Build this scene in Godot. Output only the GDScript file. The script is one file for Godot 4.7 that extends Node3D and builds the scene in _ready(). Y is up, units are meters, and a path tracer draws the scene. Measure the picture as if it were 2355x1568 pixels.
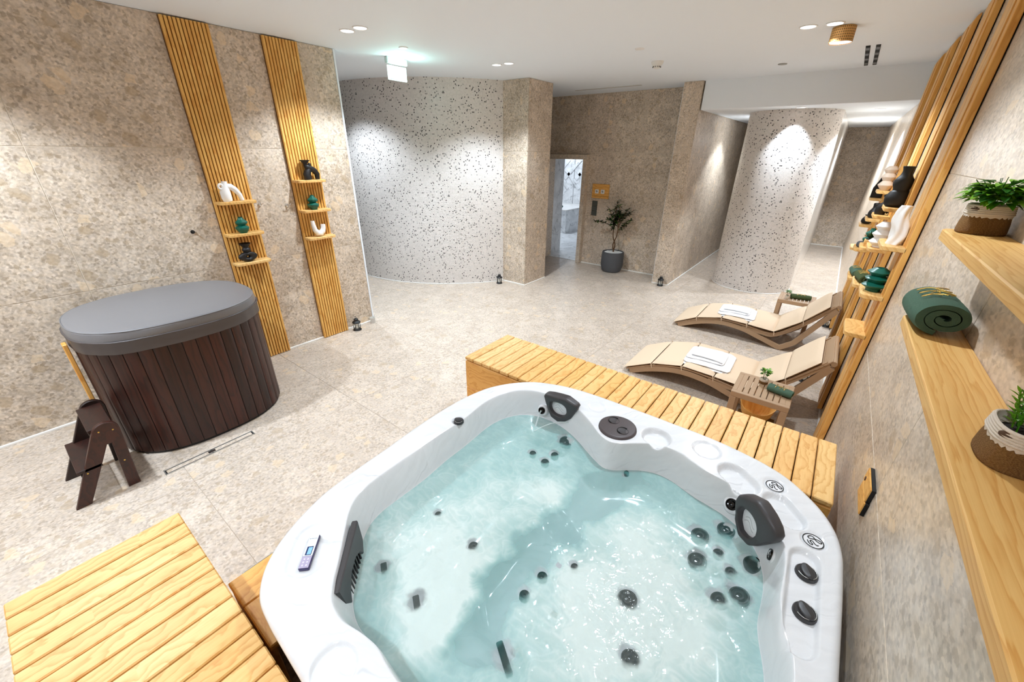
extends Node3D
# An indoor spa: whirlpool tub between two pine benches, oval soaking tub, loungers, tiled walls.

# ---------------------------------------------------------------- mesh builder
class MB:
	var v := PackedVector3Array()
	var n := PackedVector3Array()
	var uv := PackedVector2Array()
	var ix := PackedInt32Array()

	func face(pts: Array, outward: Vector3, uvs: Array = []) -> void:
		# a flat convex polygon, turned so that it faces outward
		var a: Vector3 = pts[0]
		var nn := Vector3.ZERO
		for i in range(1, pts.size() - 1):
			nn += (pts[i] - a).cross(pts[i + 1] - a)
		if nn.length() < 1e-14:
			return
		nn = nn.normalized()
		var turned := nn.dot(outward) < 0.0
		if turned:
			nn = -nn
		var s := v.size()
		for i in pts.size():
			v.append(pts[i])
			n.append(nn)
			uv.append(uvs[i] if uvs.size() > 0 else Vector2(pts[i].x + pts[i].z, pts[i].y))
		for i in range(1, pts.size() - 1):
			if turned:
				ix.append_array([s, s + i, s + i + 1])
			else:
				ix.append_array([s, s + i + 1, s + i])

	func patch(rows: Array, close_u := false, close_v := false, us := 1.0, vs := 1.0) -> void:
		# a smooth grid; outward is (along a row) x (from row to row)
		var nr := rows.size()
		var nc: int = rows[0].size()
		var s := v.size()
		var cu := nc + (1 if close_u else 0)
		var cv := nr + (1 if close_v else 0)
		for r in cv:
			var row: PackedVector3Array = rows[r % nr]
			for c in cu:
				v.append(row[c % nc])
				n.append(Vector3.ZERO)
				uv.append(Vector2(us * c / float(cu - 1), vs * r / float(cv - 1)))
		for r in cv - 1:
			for c in cu - 1:
				var a := s + r * cu + c
				var b := a + 1
				var d := a + cu
				var e := d + 1
				var f1 := (v[b] - v[a]).cross(v[d] - v[a])
				var f2 := (v[d] - v[e]).cross(v[b] - v[e])
				n[a] += f1
				n[b] += f1 + f2
				n[d] += f1 + f2
				n[e] += f2
				ix.append_array([a, d, b, b, d, e])
		if close_u:
			for r in cv:
				var i0 := s + r * cu
				var t := n[i0] + n[i0 + cu - 1]
				n[i0] = t
				n[i0 + cu - 1] = t
		if close_v:
			for c in cu:
				var i0 := s + c
				var i1 := s + (cv - 1) * cu + c
				var t := n[i0] + n[i1]
				n[i0] = t
				n[i1] = t
		for i in range(s, v.size()):
			n[i] = n[i].normalized() if n[i].length() > 1e-20 else Vector3.UP

	func box(c: Vector3, size: Vector3, bev := 0.003, basis := Basis.IDENTITY, uscale := 1.0, off := Vector2.ZERO) -> void:
		# a chamfered box; the texture's v runs along its longest side
		var h := size * 0.5
		var b: float = min(bev, min(h.x, min(h.y, h.z)) * 0.45)
		var lng := 0
		if size.y > size[lng]: lng = 1
		if size.z > size[lng]: lng = 2
		for ax in 3:
			var a1 := (ax + 1) % 3
			var a2 := (ax + 2) % 3
			for sg in [-1.0, 1.0]:
				var pts := []
				for q in [[-1, -1], [1, -1], [1, 1], [-1, 1]]:
					var p := Vector3.ZERO
					p[ax] = sg * h[ax]
					p[a1] = q[0] * (h[a1] - b)
					p[a2] = q[1] * (h[a2] - b)
					pts.append(p)
				_bf(pts, c, basis, ax, lng, uscale, off)
				# the edge between +-ax and +-a1
				for s1 in [-1.0, 1.0]:
					var e := []
					for q in [[0, -1], [1, -1], [1, 1], [0, 1]]:
						var p := Vector3.ZERO
						p[ax] = sg * (h[ax] - (b if q[0] == 1 else 0.0))
						p[a1] = s1 * (h[a1] - (b if q[0] == 0 else 0.0))
						p[a2] = q[1] * (h[a2] - b)
						e.append(p)
					_bf(e, c, basis, ax, lng, uscale, off)
		for sx in [-1.0, 1.0]:
			for sy in [-1.0, 1.0]:
				for sz in [-1.0, 1.0]:
					_bf([Vector3(sx * h.x, sy * (h.y - b), sz * (h.z - b)), Vector3(sx * (h.x - b), sy * h.y, sz * (h.z - b)), Vector3(sx * (h.x - b), sy * (h.y - b), sz * h.z)], c, basis, 0, lng, uscale, off)

	func _bf(pts: Array, c: Vector3, basis: Basis, ax: int, lng: int, us: float, off: Vector2) -> void:
		var w := []
		var uvs := []
		var m := Vector3.ZERO
		for p in pts:
			m += p
			w.append(c + basis * p)
			var t := Vector2.ZERO
			if ax == lng:
				t = Vector2(p[(ax + 1) % 3], p[(ax + 2) % 3])
			else:
				var o := 3 - ax - lng
				t = Vector2(p[o] + p[ax], p[lng])
			uvs.append(t * us + off)
		# each face is flat: its outward side is where its own middle lies
		var nn: Vector3 = (pts[1] - pts[0]).cross(pts[2] - pts[0])
		if nn.dot(m) < 0.0:
			nn = -nn
		face(w, basis * nn, uvs)

	func lathe(prof: Array, segs := 32, xf := Transform3D.IDENTITY, hard := 40.0, us := 1.0) -> void:
		# profile of (radius, height) from bottom to top; split where it bends sharply
		var part := [prof[0]]
		for i in range(1, prof.size()):
			part.append(prof[i])
			var cut := i == prof.size() - 1
			if not cut:
				var d1: Vector2 = prof[i] - prof[i - 1]
				var d2: Vector2 = prof[i + 1] - prof[i]
				cut = absf(rad_to_deg(d1.angle_to(d2))) > hard
			if cut:
				var rows := []
				for p in part:
					var row := PackedVector3Array()
					for k in segs:
						var a := TAU * k / segs
						row.append(xf * Vector3(p.x * cos(a), p.y, -p.x * sin(a)))
					rows.append(row)
				patch(rows, true, false, us, us)
				part = [prof[i]]

	func tube(path: Array, rad, segs := 10, caps := true, closed := false, squash := 1.0) -> void:
		var rows := []
		var cnt := path.size()
		var nrm := Vector3.ZERO
		for i in cnt:
			var t: Vector3 = (path[(i + 1) % cnt if closed else mini(i + 1, cnt - 1)] - path[(i - 1 + cnt) % cnt if closed else maxi(i - 1, 0)]).normalized()
			if i == 0:
				nrm = t.cross(Vector3.UP if absf(t.y) < 0.9 else Vector3.RIGHT).normalized()
			else:
				nrm = (nrm - t * nrm.dot(t)).normalized()
			var bn := t.cross(nrm)
			var r: float = rad[i] if rad is Array else rad
			var row := PackedVector3Array()
			for k in segs:
				var a := TAU * k / segs
				row.append(path[i] + nrm * (cos(a) * r) + bn * (sin(a) * r * squash))
			rows.append(row)
		patch(rows, true, closed)
		if caps and not closed:
			face(Array(rows[0]), path[0] - path[1])
			face(Array(rows[cnt - 1]), path[cnt - 1] - path[cnt - 2])

	func ball(c: Vector3, r: Vector3, segs := 16, rings := 10) -> void:
		var rows := []
		for i in rings + 1:
			var b := -PI / 2 + PI * i / rings
			var row := PackedVector3Array()
			for k in segs:
				var a := TAU * k / segs
				row.append(c + Vector3(r.x * cos(b) * cos(a), r.y * sin(b), -r.z * cos(b) * sin(a)))
			rows.append(row)
		patch(rows, true)

	func prism(poly: PackedVector2Array, xf: Transform3D, depth: float, bev := 0.0, smooth := false) -> void:
		# a polygon in local XY, drawn out along local Z from 0 to depth, its rims chamfered
		var area := 0.0
		var m := poly.size()
		for i in m:
			area += poly[i].cross(poly[(i + 1) % m])
		var pl := poly.duplicate()
		if area < 0.0:
			pl.reverse()
		var ins := PackedVector2Array()
		for i in m:
			var d1 := (pl[i] - pl[(i - 1 + m) % m]).normalized()
			var d2 := (pl[(i + 1) % m] - pl[i]).normalized()
			var n1 := Vector2(-d1.y, d1.x)
			var n2 := Vector2(-d2.y, d2.x)
			var k := (n1 + n2)
			k = k / maxf(0.35, k.length_squared() * 0.5)
			ins.append(pl[i] + k * bev)
		var lv := [[ins, 0.0], [pl, bev], [pl, depth - bev], [ins, depth]]
		if bev <= 0.0:
			lv = [[pl, 0.0], [pl, depth]]
		var rows := []
		for l in lv:
			var row := PackedVector3Array()
			for p in l[0]:
				row.append(xf * Vector3(p.x, p.y, l[1]))
			rows.append(row)
		if smooth:
			patch(rows, true)
		else:
			for r in rows.size() - 1:
				for i in m:
					var j := (i + 1) % m
					var e := pl[j] - pl[i]
					var outw := xf.basis * Vector3(e.y, -e.x, 0.0)
					if r == 0 and rows.size() > 2: outw = outw.normalized() - xf.basis.z.normalized()
					if r == 2: outw = outw.normalized() + xf.basis.z.normalized()
					face([rows[r][i], rows[r][j], rows[r + 1][j], rows[r + 1][i]], outw, [Vector2(pl[i].x + pl[i].y, lv[r][1]), Vector2(pl[j].x + pl[j].y, lv[r][1]), Vector2(pl[j].x + pl[j].y, lv[r + 1][1]), Vector2(pl[i].x + pl[i].y, lv[r + 1][1])])
		var cap: PackedVector2Array = lv[0][0]
		var tr := Geometry2D.triangulate_polygon(cap)
		for k in range(0, tr.size(), 3):
			var q := [cap[tr[k]], cap[tr[k + 1]], cap[tr[k + 2]]]
			for e in [[0.0, -1.0], [depth, 1.0]]:
				face([xf * Vector3(q[0].x, q[0].y, e[0]), xf * Vector3(q[1].x, q[1].y, e[0]), xf * Vector3(q[2].x, q[2].y, e[0])], xf.basis.z * e[1], q)

	func mesh() -> ArrayMesh:
		var a := []
		a.resize(Mesh.ARRAY_MAX)
		a[Mesh.ARRAY_VERTEX] = v
		a[Mesh.ARRAY_NORMAL] = n
		a[Mesh.ARRAY_TEX_UV] = uv
		a[Mesh.ARRAY_INDEX] = ix
		var me := ArrayMesh.new()
		me.add_surface_from_arrays(Mesh.PRIMITIVE_TRIANGLES, a)
		return me

# ---------------------------------------------------------------- scene helpers
var M := {}
var taken := {}
var rng := RandomNumberGenerator.new()

func numbered(called: String) -> String:
	if not taken.has(called):
		taken[called] = 0
		return called
	taken[called] += 1
	return "%s_%03d" % [called, taken[called]]

func obj(called: String, mb: MB, mat: Material, parent: Node = self) -> MeshInstance3D:
	return put(called, mb.mesh(), mat, parent)

func put(called: String, me: Mesh, mat: Material, parent: Node = self) -> MeshInstance3D:
	var o := MeshInstance3D.new()
	if parent == self:
		o.name = numbered(called)
	else:
		var k := 0
		o.name = called
		while parent.has_node(NodePath(o.name)):
			k += 1
			o.name = "%s_%03d" % [called, k]
	o.mesh = me
	o.material_override = mat
	o.cast_shadow = GeometryInstance3D.SHADOW_CASTING_SETTING_ON
	parent.add_child(o, true)
	return o

func tag(o: Node, label: String, category: String, group := "") -> Node:
	o.set_meta("label", label)
	o.set_meta("category", category)
	if group != "":
		o.set_meta("group", group)
	return o

func thing(called: String, label: String, category: String, at := Vector3.ZERO, turn := 0.0, group := "") -> Node3D:
	var o := Node3D.new()
	o.name = numbered(called)
	add_child(o, true)
	o.position = at
	o.rotation.y = turn
	tag(o, label, category, group)
	return o

func struct_root(called: String, label: String, category: String, at := Vector3.ZERO) -> Node3D:
	var o := thing(called, label, category, at)
	o.set_meta("kind", "structure")
	return o

func dup(o: Node3D, at: Vector3, turn: float, label: String) -> Node3D:
	var c: Node3D = o.duplicate()
	var base := String(o.name)
	c.name = numbered(base)
	add_child(c, true)
	c.position = at
	c.rotation.y = turn
	c.set_meta("label", label)
	return c

func smat(c: Color, rough := 0.6, metal := 0.0) -> StandardMaterial3D:
	var m := StandardMaterial3D.new()
	m.albedo_color = c
	m.roughness = rough
	m.metallic = metal
	return m

func wx(y: float) -> float:      # the right wall leans outward very slightly
	return 0.365 + 0.0224 * y

# ---------------------------------------------------------------- textures
func noise_bytes(kind: int, freq: float, sd: int, w: int, h: int, oct := 1, ret := FastNoiseLite.RETURN_CELL_VALUE, warp := 0.0) -> PackedByteArray:
	var f := FastNoiseLite.new()
	f.seed = sd
	f.noise_type = kind
	f.frequency = freq
	f.fractal_type = FastNoiseLite.FRACTAL_FBM if oct > 1 else FastNoiseLite.FRACTAL_NONE
	f.fractal_octaves = oct
	f.cellular_return_type = ret
	f.cellular_jitter = 1.0
	if warp > 0.0:
		f.domain_warp_enabled = true
		f.domain_warp_amplitude = warp
		f.domain_warp_frequency = freq * 1.5
		f.domain_warp_fractal_octaves = 2
	var im := f.get_seamless_image(w, h, false, false, 0.1, true)
	im.convert(Image.FORMAT_L8)
	return im.get_data()

func tex(data: PackedByteArray, w: int, h: int, fmt := Image.FORMAT_RGB8) -> ImageTexture:
	var im := Image.create_from_data(w, h, false, fmt, data)
	return ImageTexture.create_from_image(im)

func stone_texture(sd: int, con: float, br: float, bg: float, bb: float) -> ImageTexture:
	var w := 1024
	var big := noise_bytes(FastNoiseLite.TYPE_CELLULAR, 0.026, sd + 11, w, w, 1, FastNoiseLite.RETURN_CELL_VALUE, 14.0)
	var bige := noise_bytes(FastNoiseLite.TYPE_CELLULAR, 0.026, sd + 11, w, w, 1, FastNoiseLite.RETURN_DISTANCE2_SUB, 14.0)
	var mid := noise_bytes(FastNoiseLite.TYPE_CELLULAR, 0.066, sd + 23, w, w, 1, FastNoiseLite.RETURN_CELL_VALUE, 7.0)
	var mide := noise_bytes(FastNoiseLite.TYPE_CELLULAR, 0.066, sd + 23, w, w, 1, FastNoiseLite.RETURN_DISTANCE2_SUB, 7.0)
	var sml := noise_bytes(FastNoiseLite.TYPE_CELLULAR, 0.17, sd + 37, w, w, 1, FastNoiseLite.RETURN_CELL_VALUE, 3.0)
	var fin := noise_bytes(FastNoiseLite.TYPE_SIMPLEX_SMOOTH, 0.09, sd + 5, w, w, 3)
	var wide := noise_bytes(FastNoiseLite.TYPE_SIMPLEX_SMOOTH, 0.006, sd + 8, w, w, 3)
	var out := PackedByteArray()
	out.resize(w * w * 3)
	for i in w * w:
		var t := (wide[i] - 128) * 0.12 + (fin[i] - 128) * 0.2
		var warm := (wide[(i * 7 + 331) % (w * w)] - 128) * 0.03
		var s := sml[i]
		if s > 222:
			t += 15.0
		elif s < 34:
			t -= 30.0
		elif s < 60:
			t -= 10.0
		else:
			t += (s - 128) * 0.09
		var m := mid[i]
		if mide[i] > 40:
			if m > 226:
				t = t * 0.45 + 15.0
			elif m < 26:
				t = t * 0.4 - 28.0
				warm += 3.0
			elif m < 40:
				t = t * 0.5 - 15.0
		var b := big[i]
		if bige[i] > 62:
			if b > 238:
				t = t * 0.45 + 13.0
				warm += 9.0
			elif b < 14:
				t = t * 0.45 - 20.0
				warm += 5.0
			elif b < 26:
				t = t * 0.6 + 14.0
		t *= con
		var o := i * 3
		out[o] = clampi(int(br + t + warm * 0.6), 0, 255)
		out[o + 1] = clampi(int(bg + t), 0, 255)
		out[o + 2] = clampi(int(bb + t - warm), 0, 255)
	return tex(out, w, w)

func wood_texture(sd: int, w: int, h: int, rings: float, wild: float, light: Color, dark: Color) -> ImageTexture:
	var f := FastNoiseLite.new()
	f.seed = sd
	f.noise_type = FastNoiseLite.TYPE_SIMPLEX_SMOOTH
	f.frequency = 1.0
	var g := FastNoiseLite.new()
	g.seed = sd + 9
	g.noise_type = FastNoiseLite.TYPE_SIMPLEX_SMOOTH
	g.frequency = 1.0
	var out := PackedByteArray()
	out.resize(w * h * 3)
	for y in h:
		var fy := y / float(h)
		for x in w:
			var fx := x / float(w)
			# (cos, sin) keep the picture seamless along u
			var r := fx * rings + f.get_noise_2d(fx * 5.0, fy * 3.2) * wild + f.get_noise_2d(fx * 19.0 + 31.0, fy * 7.0) * wild * 0.16
			var t := r - floorf(r)
			t = t * t * t if t < 0.9 else (1.0 - t) * 7.0
			t = t * 0.72 + 0.16 * g.get_noise_2d(fx * 150.0, fy * 5.0) + 0.20 * g.get_noise_2d(fx * 6.0, fy * 2.0) + 0.1
			t = clampf(t, 0.0, 1.0)
			var o := (y * w + x) * 3
			out[o] = int(255.0 * lerpf(light.r, dark.r, t))
			out[o + 1] = int(255.0 * lerpf(light.g, dark.g, t))
			out[o + 2] = int(255.0 * lerpf(light.b, dark.b, t))
	return tex(out, w, h)

func mosaic_textures() -> Array:
	# round penny tiles, close packed, most of them white and a few dark
	var w := 1024
	var per := 78                      # tiles along a side: 1.34 m
	var rows := 90
	var col := PackedByteArray()
	col.resize(w * w * 3)
	var hgt := PackedByteArray()
	hgt.resize(w * w)
	rng.seed = 4
	var tone := PackedByteArray()
	tone.resize(per * rows)
	for i in tone.size():
		var q := rng.randf()
		tone[i] = int(rng.randf_range(70, 115)) if q < 0.042 else (int(rng.randf_range(150, 195)) if q < 0.09 else int(rng.randf_range(228, 244)))
	var cw := w / float(per)
	var ch := w / float(rows)
	for y in w:
		var jr := int(y / ch)
		for x in w:
			var best := 9.0
			var bt := 0
			for j in range(jr - 1, jr + 2):
				var sh := 0.5 if posmod(j, 2) == 1 else 0.0
				var k := roundf(x / cw - 0.5 - sh)
				var dx := x - (k + 0.5 + sh) * cw
				var dy := y - (j + 0.5) * ch
				var d := sqrt(dx * dx + dy * dy) / cw
				if d < best:
					best = d
					bt = tone[posmod(j, rows) * per + posmod(int(k), per)]
			var c := bt
			var hh := 1.0
			if best > 0.46:
				c = 205
				hh = 0.0
			elif best > 0.34:
				hh = 1.0 - (best - 0.34) / 0.12
			var i := y * w + x
			col[i * 3] = c
			col[i * 3 + 1] = int(c * 0.975)
			col[i * 3 + 2] = int(c * 0.955)
			hgt[i] = int(hh * 255.0)
	return [tex(col, w, w), tex(hgt, w, w, Image.FORMAT_L8)]

func marble_texture() -> ImageTexture:
	var w := 512
	var f := noise_bytes(FastNoiseLite.TYPE_SIMPLEX_SMOOTH, 0.006, 3, w, w, 5, 0, 40.0)
	var g := noise_bytes(FastNoiseLite.TYPE_SIMPLEX_SMOOTH, 0.012, 6, w, w, 4)
	var out := PackedByteArray()
	out.resize(w * w * 3)
	for i in w * w:
		var a := absf(f[i] - 128.0) / 128.0
		var t := 236.0 - 70.0 * pow(clampf(1.0 - a * 9.0, 0.0, 1.0), 2.0) * (g[i] / 200.0) - (g[i] - 128) * 0.14
		out[i * 3] = clampi(int(t), 0, 255)
		out[i * 3 + 1] = clampi(int(t), 0, 255)
		out[i * 3 + 2] = clampi(int(t + 1), 0, 255)
	return tex(out, w, w)

func noise_tex(freq: float, sd: int, w := 256, oct := 2, kind := FastNoiseLite.TYPE_SIMPLEX_SMOOTH) -> ImageTexture:
	return tex(noise_bytes(kind, freq, sd, w, w, oct, FastNoiseLite.RETURN_DISTANCE), w, w, Image.FORMAT_L8)

func bumpy(m: StandardMaterial3D, t: Texture2D, scale: float, period: float) -> StandardMaterial3D:
	m.heightmap_enabled = true
	m.heightmap_texture = t
	m.heightmap_scale = scale
	m.uv1_triplanar = true
	m.uv1_world_triplanar = false
	m.uv1_scale = Vector3.ONE / period
	return m

# ---------------------------------------------------------------- the place
func _ready() -> void:
	# camera
	var cam := Camera3D.new()
	cam.name = "camera"
	cam.fov = rad_to_deg(2.0 * atan(784.0 / 920.3))
	cam.near = 0.05
	cam.far = 60.0
	cam.position = Vector3(0, 2.0, 0)
	cam.basis = Basis(Vector3.UP, deg_to_rad(37.59)) * Basis(Vector3.RIGHT, deg_to_rad(-25.346)) * Basis(Vector3.BACK, deg_to_rad(0.622))
	cam.current = true
	add_child(cam)
	# surroundings and exposure: a closed room, lit by its lamps alone
	var env := Environment.new()
	env.background_mode = Environment.BG_COLOR
	env.background_color = Color(0, 0, 0)
	env.tonemap_mode = Environment.TONE_MAPPER_LINEAR
	env.tonemap_exposure = 1.16
	env.sdfgi_enabled = true
	env.ssao_enabled = true
	env.ssil_enabled = true
	var we := WorldEnvironment.new()
	we.name = "surroundings"
	we.environment = env
	add_child(we)
	# ceiling lamps: place, energy, half cone, softness, colour
	var warm := Color(0.905, 0.955, 1.0)
	for l in [
		[Vector3(-3.55, 2.9, -2.42), 3.9, 62.0, 0.5, true], [Vector3(-3.45, 2.9, -4.25), 5.0, 62.0, 0.5, true], [Vector3(-0.47, 2.9, -4.46), 4.6, 62.0, 0.5, true],
		[Vector3(-3.5, 2.9, 0.3), 5.6, 62.0, 0.5, true], [Vector3(-3.5, 2.9, 2.0), 3.4, 62.0, 0.5, true], [Vector3(-0.47, 2.9, -2.2), 3.0, 62.0, 0.5, true],
		[Vector3(-1.6, 2.9, 0.75), 1.4, 66.0, 0.6, true], [Vector3(-0.2, 2.9, 0.75), 2.7, 66.0, 0.6, true], [Vector3(-1.9, 2.9, 2.0), 1.7, 62.0, 0.5, true],
		[Vector3(-5.6, 2.9, -3.1), 4.0, 62.0, 0.5, true],
		[Vector3(-0.713, 2.55, -6.98), 2.4, 44.0, 0.3, true], [Vector3(0.1, 2.55, -7.7), 4.6, 55.0, 0.4, true], [Vector3(-1.42, 2.55, -8.31), 2.6, 55.0, 0.4, true], [Vector3(0.1, 2.55, -9.93), 6.0, 60.0, 0.4, true],
		[Vector3(-6.0, 2.5, -9.3), 3.0, 75.0, 0.6, false], [Vector3(-6.6, 2.5, -10.9), 1.6, 75.0, 0.6, false],
	]:
		downlight(l[0], l[1], l[2], l[3], warm, l[4])
	materials()
	shell()
	fittings()
	whirlpool()
	benches()
	left_side()
	lounge()
	right_side()
	rear()

var lamp_no := 0
func downlight(at: Vector3, energy: float, cone: float, soft: float, tint: Color, shown: bool) -> void:
	if not M.has("lamp"):
		var lm := smat(Color(1, 1, 1), 0.4)
		lm.emission_enabled = true
		lm.emission = Color(1, 0.98, 0.95)
		lm.emission_energy_multiplier = 3.0
		M.lamp = lm
		M.lamp_ring = smat(Color(0.93, 0.93, 0.93), 0.4)
	var names := ["above the slat panels by the wall end", "by the mosaic wall and the stone pillar", "above the far lounger", "above the step stool, just out of view", "behind the near deck, out of view", "above the pine bench, just out of view", "behind the left part of the whirlpool, out of view", "behind the right part of the whirlpool, out of view", "far behind the deck, out of view", "in the passage behind the left wall", "in the lowered ceiling in front of the round column", "in the lowered ceiling right of the column", "in the lowered ceiling left of the column", "in the lowered ceiling near the far wall", "over the marble block in the marble room", "at the back of the marble room"]
	var t := thing("ceiling_spotlight", "twin white ceiling spotlight " + names[lamp_no] if lamp_no < 10 else "single round ceiling spotlight " + names[lamp_no], "spotlight", at, 0.0, "recessed ceiling spotlights")
	lamp_no += 1
	var spots := [Vector3(-0.085, 0, 0.005), Vector3(0.085, 0, -0.005)] if at.y > 2.7 else [Vector3.ZERO]
	for p in spots:
		var r := MB.new()
		r.lathe([Vector2(0.062, 0.0), Vector2(0.062, -0.005), Vector2(0.052, -0.006), Vector2(0.052, -0.001)].map(func(q): return q), 28, Transform3D(Basis.IDENTITY, p))
		obj("trim_ring", r, M.lamp_ring, t)
		var d := MB.new()
		d.lathe([Vector2(0.0, -0.003), Vector2(0.0515, -0.003)], 28, Transform3D(Basis.IDENTITY, p))
		obj("lamp_lens", d, M.lamp, t)
	var s := SpotLight3D.new()
	s.name = "lamp"
	s.position = at + Vector3(0, -0.02, 0)
	s.rotation.x = -PI / 2
	s.light_energy = energy
	s.light_color = tint
	s.spot_angle = cone
	s.spot_angle_attenuation = soft
	s.spot_range = 14.0
	s.spot_attenuation = 2.0
	s.light_size = 0.05
	s.shadow_enabled = true
	add_child(s, true)

func materials() -> void:
	var st := stone_texture(0, 0.86, 202.0, 186.0, 168.0)
	var sf := stone_texture(100, 0.62, 196.0, 183.0, 170.0)
	var k := 0
	for n in ["stone", "stone_b", "stone_c"]:
		var m := smat(Color(1, 1, 1), 0.42)
		m.albedo_texture = st
		m.uv1_triplanar = true
		m.uv1_world_triplanar = true
		m.uv1_triplanar_sharpness = 12.0
		m.uv1_scale = Vector3.ONE / 2.4
		m.uv1_offset = Vector3(0.37, 0.61, 0.23) * k
		M[n] = m
		k += 1
	for n in ["floor", "floor_b"]:
		var m: StandardMaterial3D = M.stone.duplicate()
		m.albedo_color = Color(1.0, 0.99, 0.98)
		m.roughness = 0.38
		m.albedo_texture = sf
		m.uv1_scale = Vector3.ONE / 2.1
		m.uv1_offset = Vector3(0.11, 0.43, 0.77) * k
		M[n] = m
		k += 1
	stone_right(stone_texture(200, 0.7, 210.0, 197.0, 182.0))
	M.gloss_white = smat(Color(0.93, 0.915, 0.90), 0.12)
	M.grout = smat(Color(0.86, 0.81, 0.74), 0.8)
	M.grout_floor = smat(Color(0.74, 0.68, 0.62), 0.8)
	M.plaster = smat(Color(0.935, 0.96, 0.99), 0.75)
	M.white_strip = smat(Color(0.95, 0.94, 0.92), 0.5)
	var mo := mosaic_textures()
	var mm := smat(Color(1, 1, 1), 0.3)
	mm.albedo_texture = mo[0]
	mm.heightmap_enabled = true
	mm.heightmap_texture = mo[1]
	mm.heightmap_scale = 0.25
	M.mosaic = mm
	var ma := smat(Color(1, 1, 1), 0.2)
	ma.albedo_texture = marble_texture()
	ma.uv1_triplanar = true
	ma.uv1_world_triplanar = true
	ma.uv1_scale = Vector3.ONE / 1.7
	M.marble = ma
	# wood: pale pine in four tones, golden for the wall battens, dark brown for the soaking tub
	var pine := wood_texture(7, 640, 640, 27.0, 1.9, Color(0.93, 0.775, 0.52), Color(0.80, 0.56, 0.27))
	var tones := [Color(1, 1, 1), Color(1.0, 0.965, 0.92), Color(0.97, 0.94, 0.87), Color(1.0, 0.985, 0.965)]
	for i in 4:
		var m := smat(tones[i], 0.5)
		m.albedo_texture = pine
		M["pine%d" % i] = m
	M.gold_pine = smat(Color(1.0, 0.92, 0.76), 0.5)
	M.gold_pine.albedo_texture = pine
	M.slat_pine = smat(Color(1.0, 0.95, 0.80), 0.5)
	M.slat_pine.albedo_texture = pine
	M.slat_back = smat(Color(0.42, 0.26, 0.09), 0.8)
	var dk := wood_texture(31, 384, 512, 16.0, 2.0, Color(0.25, 0.115, 0.075), Color(0.10, 0.05, 0.037))
	for i in 4:
		var m := smat([Color(1, 1, 1), Color(0.8, 0.74, 0.7), Color(0.62, 0.6, 0.58), Color(1.0, 0.9, 0.82)][i], 0.42)
		m.albedo_texture = dk
		M["dark%d" % i] = m
	M.black = smat(Color(0.03, 0.03, 0.03), 0.5)
	M.black_gloss = smat(Color(0.035, 0.034, 0.035), 0.18)
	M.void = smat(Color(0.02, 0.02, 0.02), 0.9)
	M.charcoal = smat(Color(0.25, 0.235, 0.24), 0.42)
	M.grey_plastic = smat(Color(0.20, 0.195, 0.20), 0.38)
	M.chrome = smat(Color(0.85, 0.85, 0.85), 0.18, 1.0)
	M.steel = smat(Color(0.82, 0.82, 0.81), 0.3, 0.9)
	var ac := smat(Color(1, 1, 1), 0.12)
	ac.albedo_texture = acrylic_texture()
	ac.uv1_triplanar = true
	ac.uv1_world_triplanar = true
	ac.uv1_scale = Vector3.ONE / 0.9
	M.acrylic = ac
	M.ceramic_white = smat(Color(0.95, 0.94, 0.93), 0.5)
	M.ceramic_cream = smat(Color(0.86, 0.78, 0.70), 0.55)
	M.ceramic_black = smat(Color(0.075, 0.062, 0.062), 0.55)
	M.ceramic_green = smat(Color(0.0, 0.36, 0.30), 0.42)
	var fab := noise_tex(0.12, 15, 256, 2)
	M.cushion = bumpy(smat(Color(0.86, 0.765, 0.655), 0.85), fab, 0.05, 0.12)
	M.lounger_wood = smat(Color(0.66, 0.54, 0.42), 0.55)
	M.robe = bumpy(smat(Color(0.95, 0.95, 0.955), 0.9), fab, 0.12, 0.08)
	var terry := noise_tex(0.16, 21, 256, 2)
	M.towel = bumpy(smat(Color(0.37, 0.53, 0.43), 0.95), terry, 0.9, 0.045)
	M.towel.rim_enabled = true
	M.towel.rim = 0.6
	M.towel.rim_tint = 0.6
	M.towel_olive = bumpy(smat(Color(0.38, 0.46, 0.26), 0.95), terry, 0.9, 0.045)
	M.gold = smat(Color(0.83, 0.68, 0.33), 0.35, 0.6)
	M.vinyl = smat(Color(0.46, 0.455, 0.465), 0.34)
	M.vinyl_skirt = smat(Color(0.30, 0.275, 0.275), 0.42)
	var jt := noise_tex(0.2, 5, 256, 2)
	M.jute = bumpy(smat(Color(1, 1, 1), 0.9), jt, 0.6, 0.05)
	M.jute.albedo_texture = fibre_texture(Color(0.50, 0.33, 0.13), Color(0.78, 0.58, 0.32))
	M.jute.uv1_scale = Vector3(14, 40, 14)
	M.rope = bumpy(smat(Color(0.90, 0.84, 0.77), 0.85), jt, 0.15, 0.05)
	for i in 4:
		var c: Color = [Color(0.27, 0.52, 0.06), Color(0.13, 0.34, 0.05), Color(0.42, 0.62, 0.10), Color(0.06, 0.15, 0.05)][i]
		var m := smat(c, 0.4)
		m.backlight_enabled = true
		m.backlight = c * 0.5
		m.cull_mode = BaseMaterial3D.CULL_DISABLED
		M["leaf%d" % i] = m
	M.bark = smat(Color(0.36, 0.25, 0.15), 0.8)
	M.soil = smat(Color(0.13, 0.09, 0.06), 0.95)
	M.pebbles = smat(Color(0.88, 0.88, 0.87), 0.7)
	M.pot_grey = bumpy(smat(Color(0.33, 0.335, 0.35), 0.75), noise_tex(0.05, 44, 256, 3), 0.5, 0.2)
	M.pot_grey.uv1_scale = Vector3(3, 14, 3)
	M.candle = smat(Color(0.95, 0.93, 0.88), 0.5)
	var g := smat(Color(0.9, 0.96, 0.95, 0.12), 0.05)
	g.transparency = BaseMaterial3D.TRANSPARENCY_ALPHA
	M.glass = g

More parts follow.
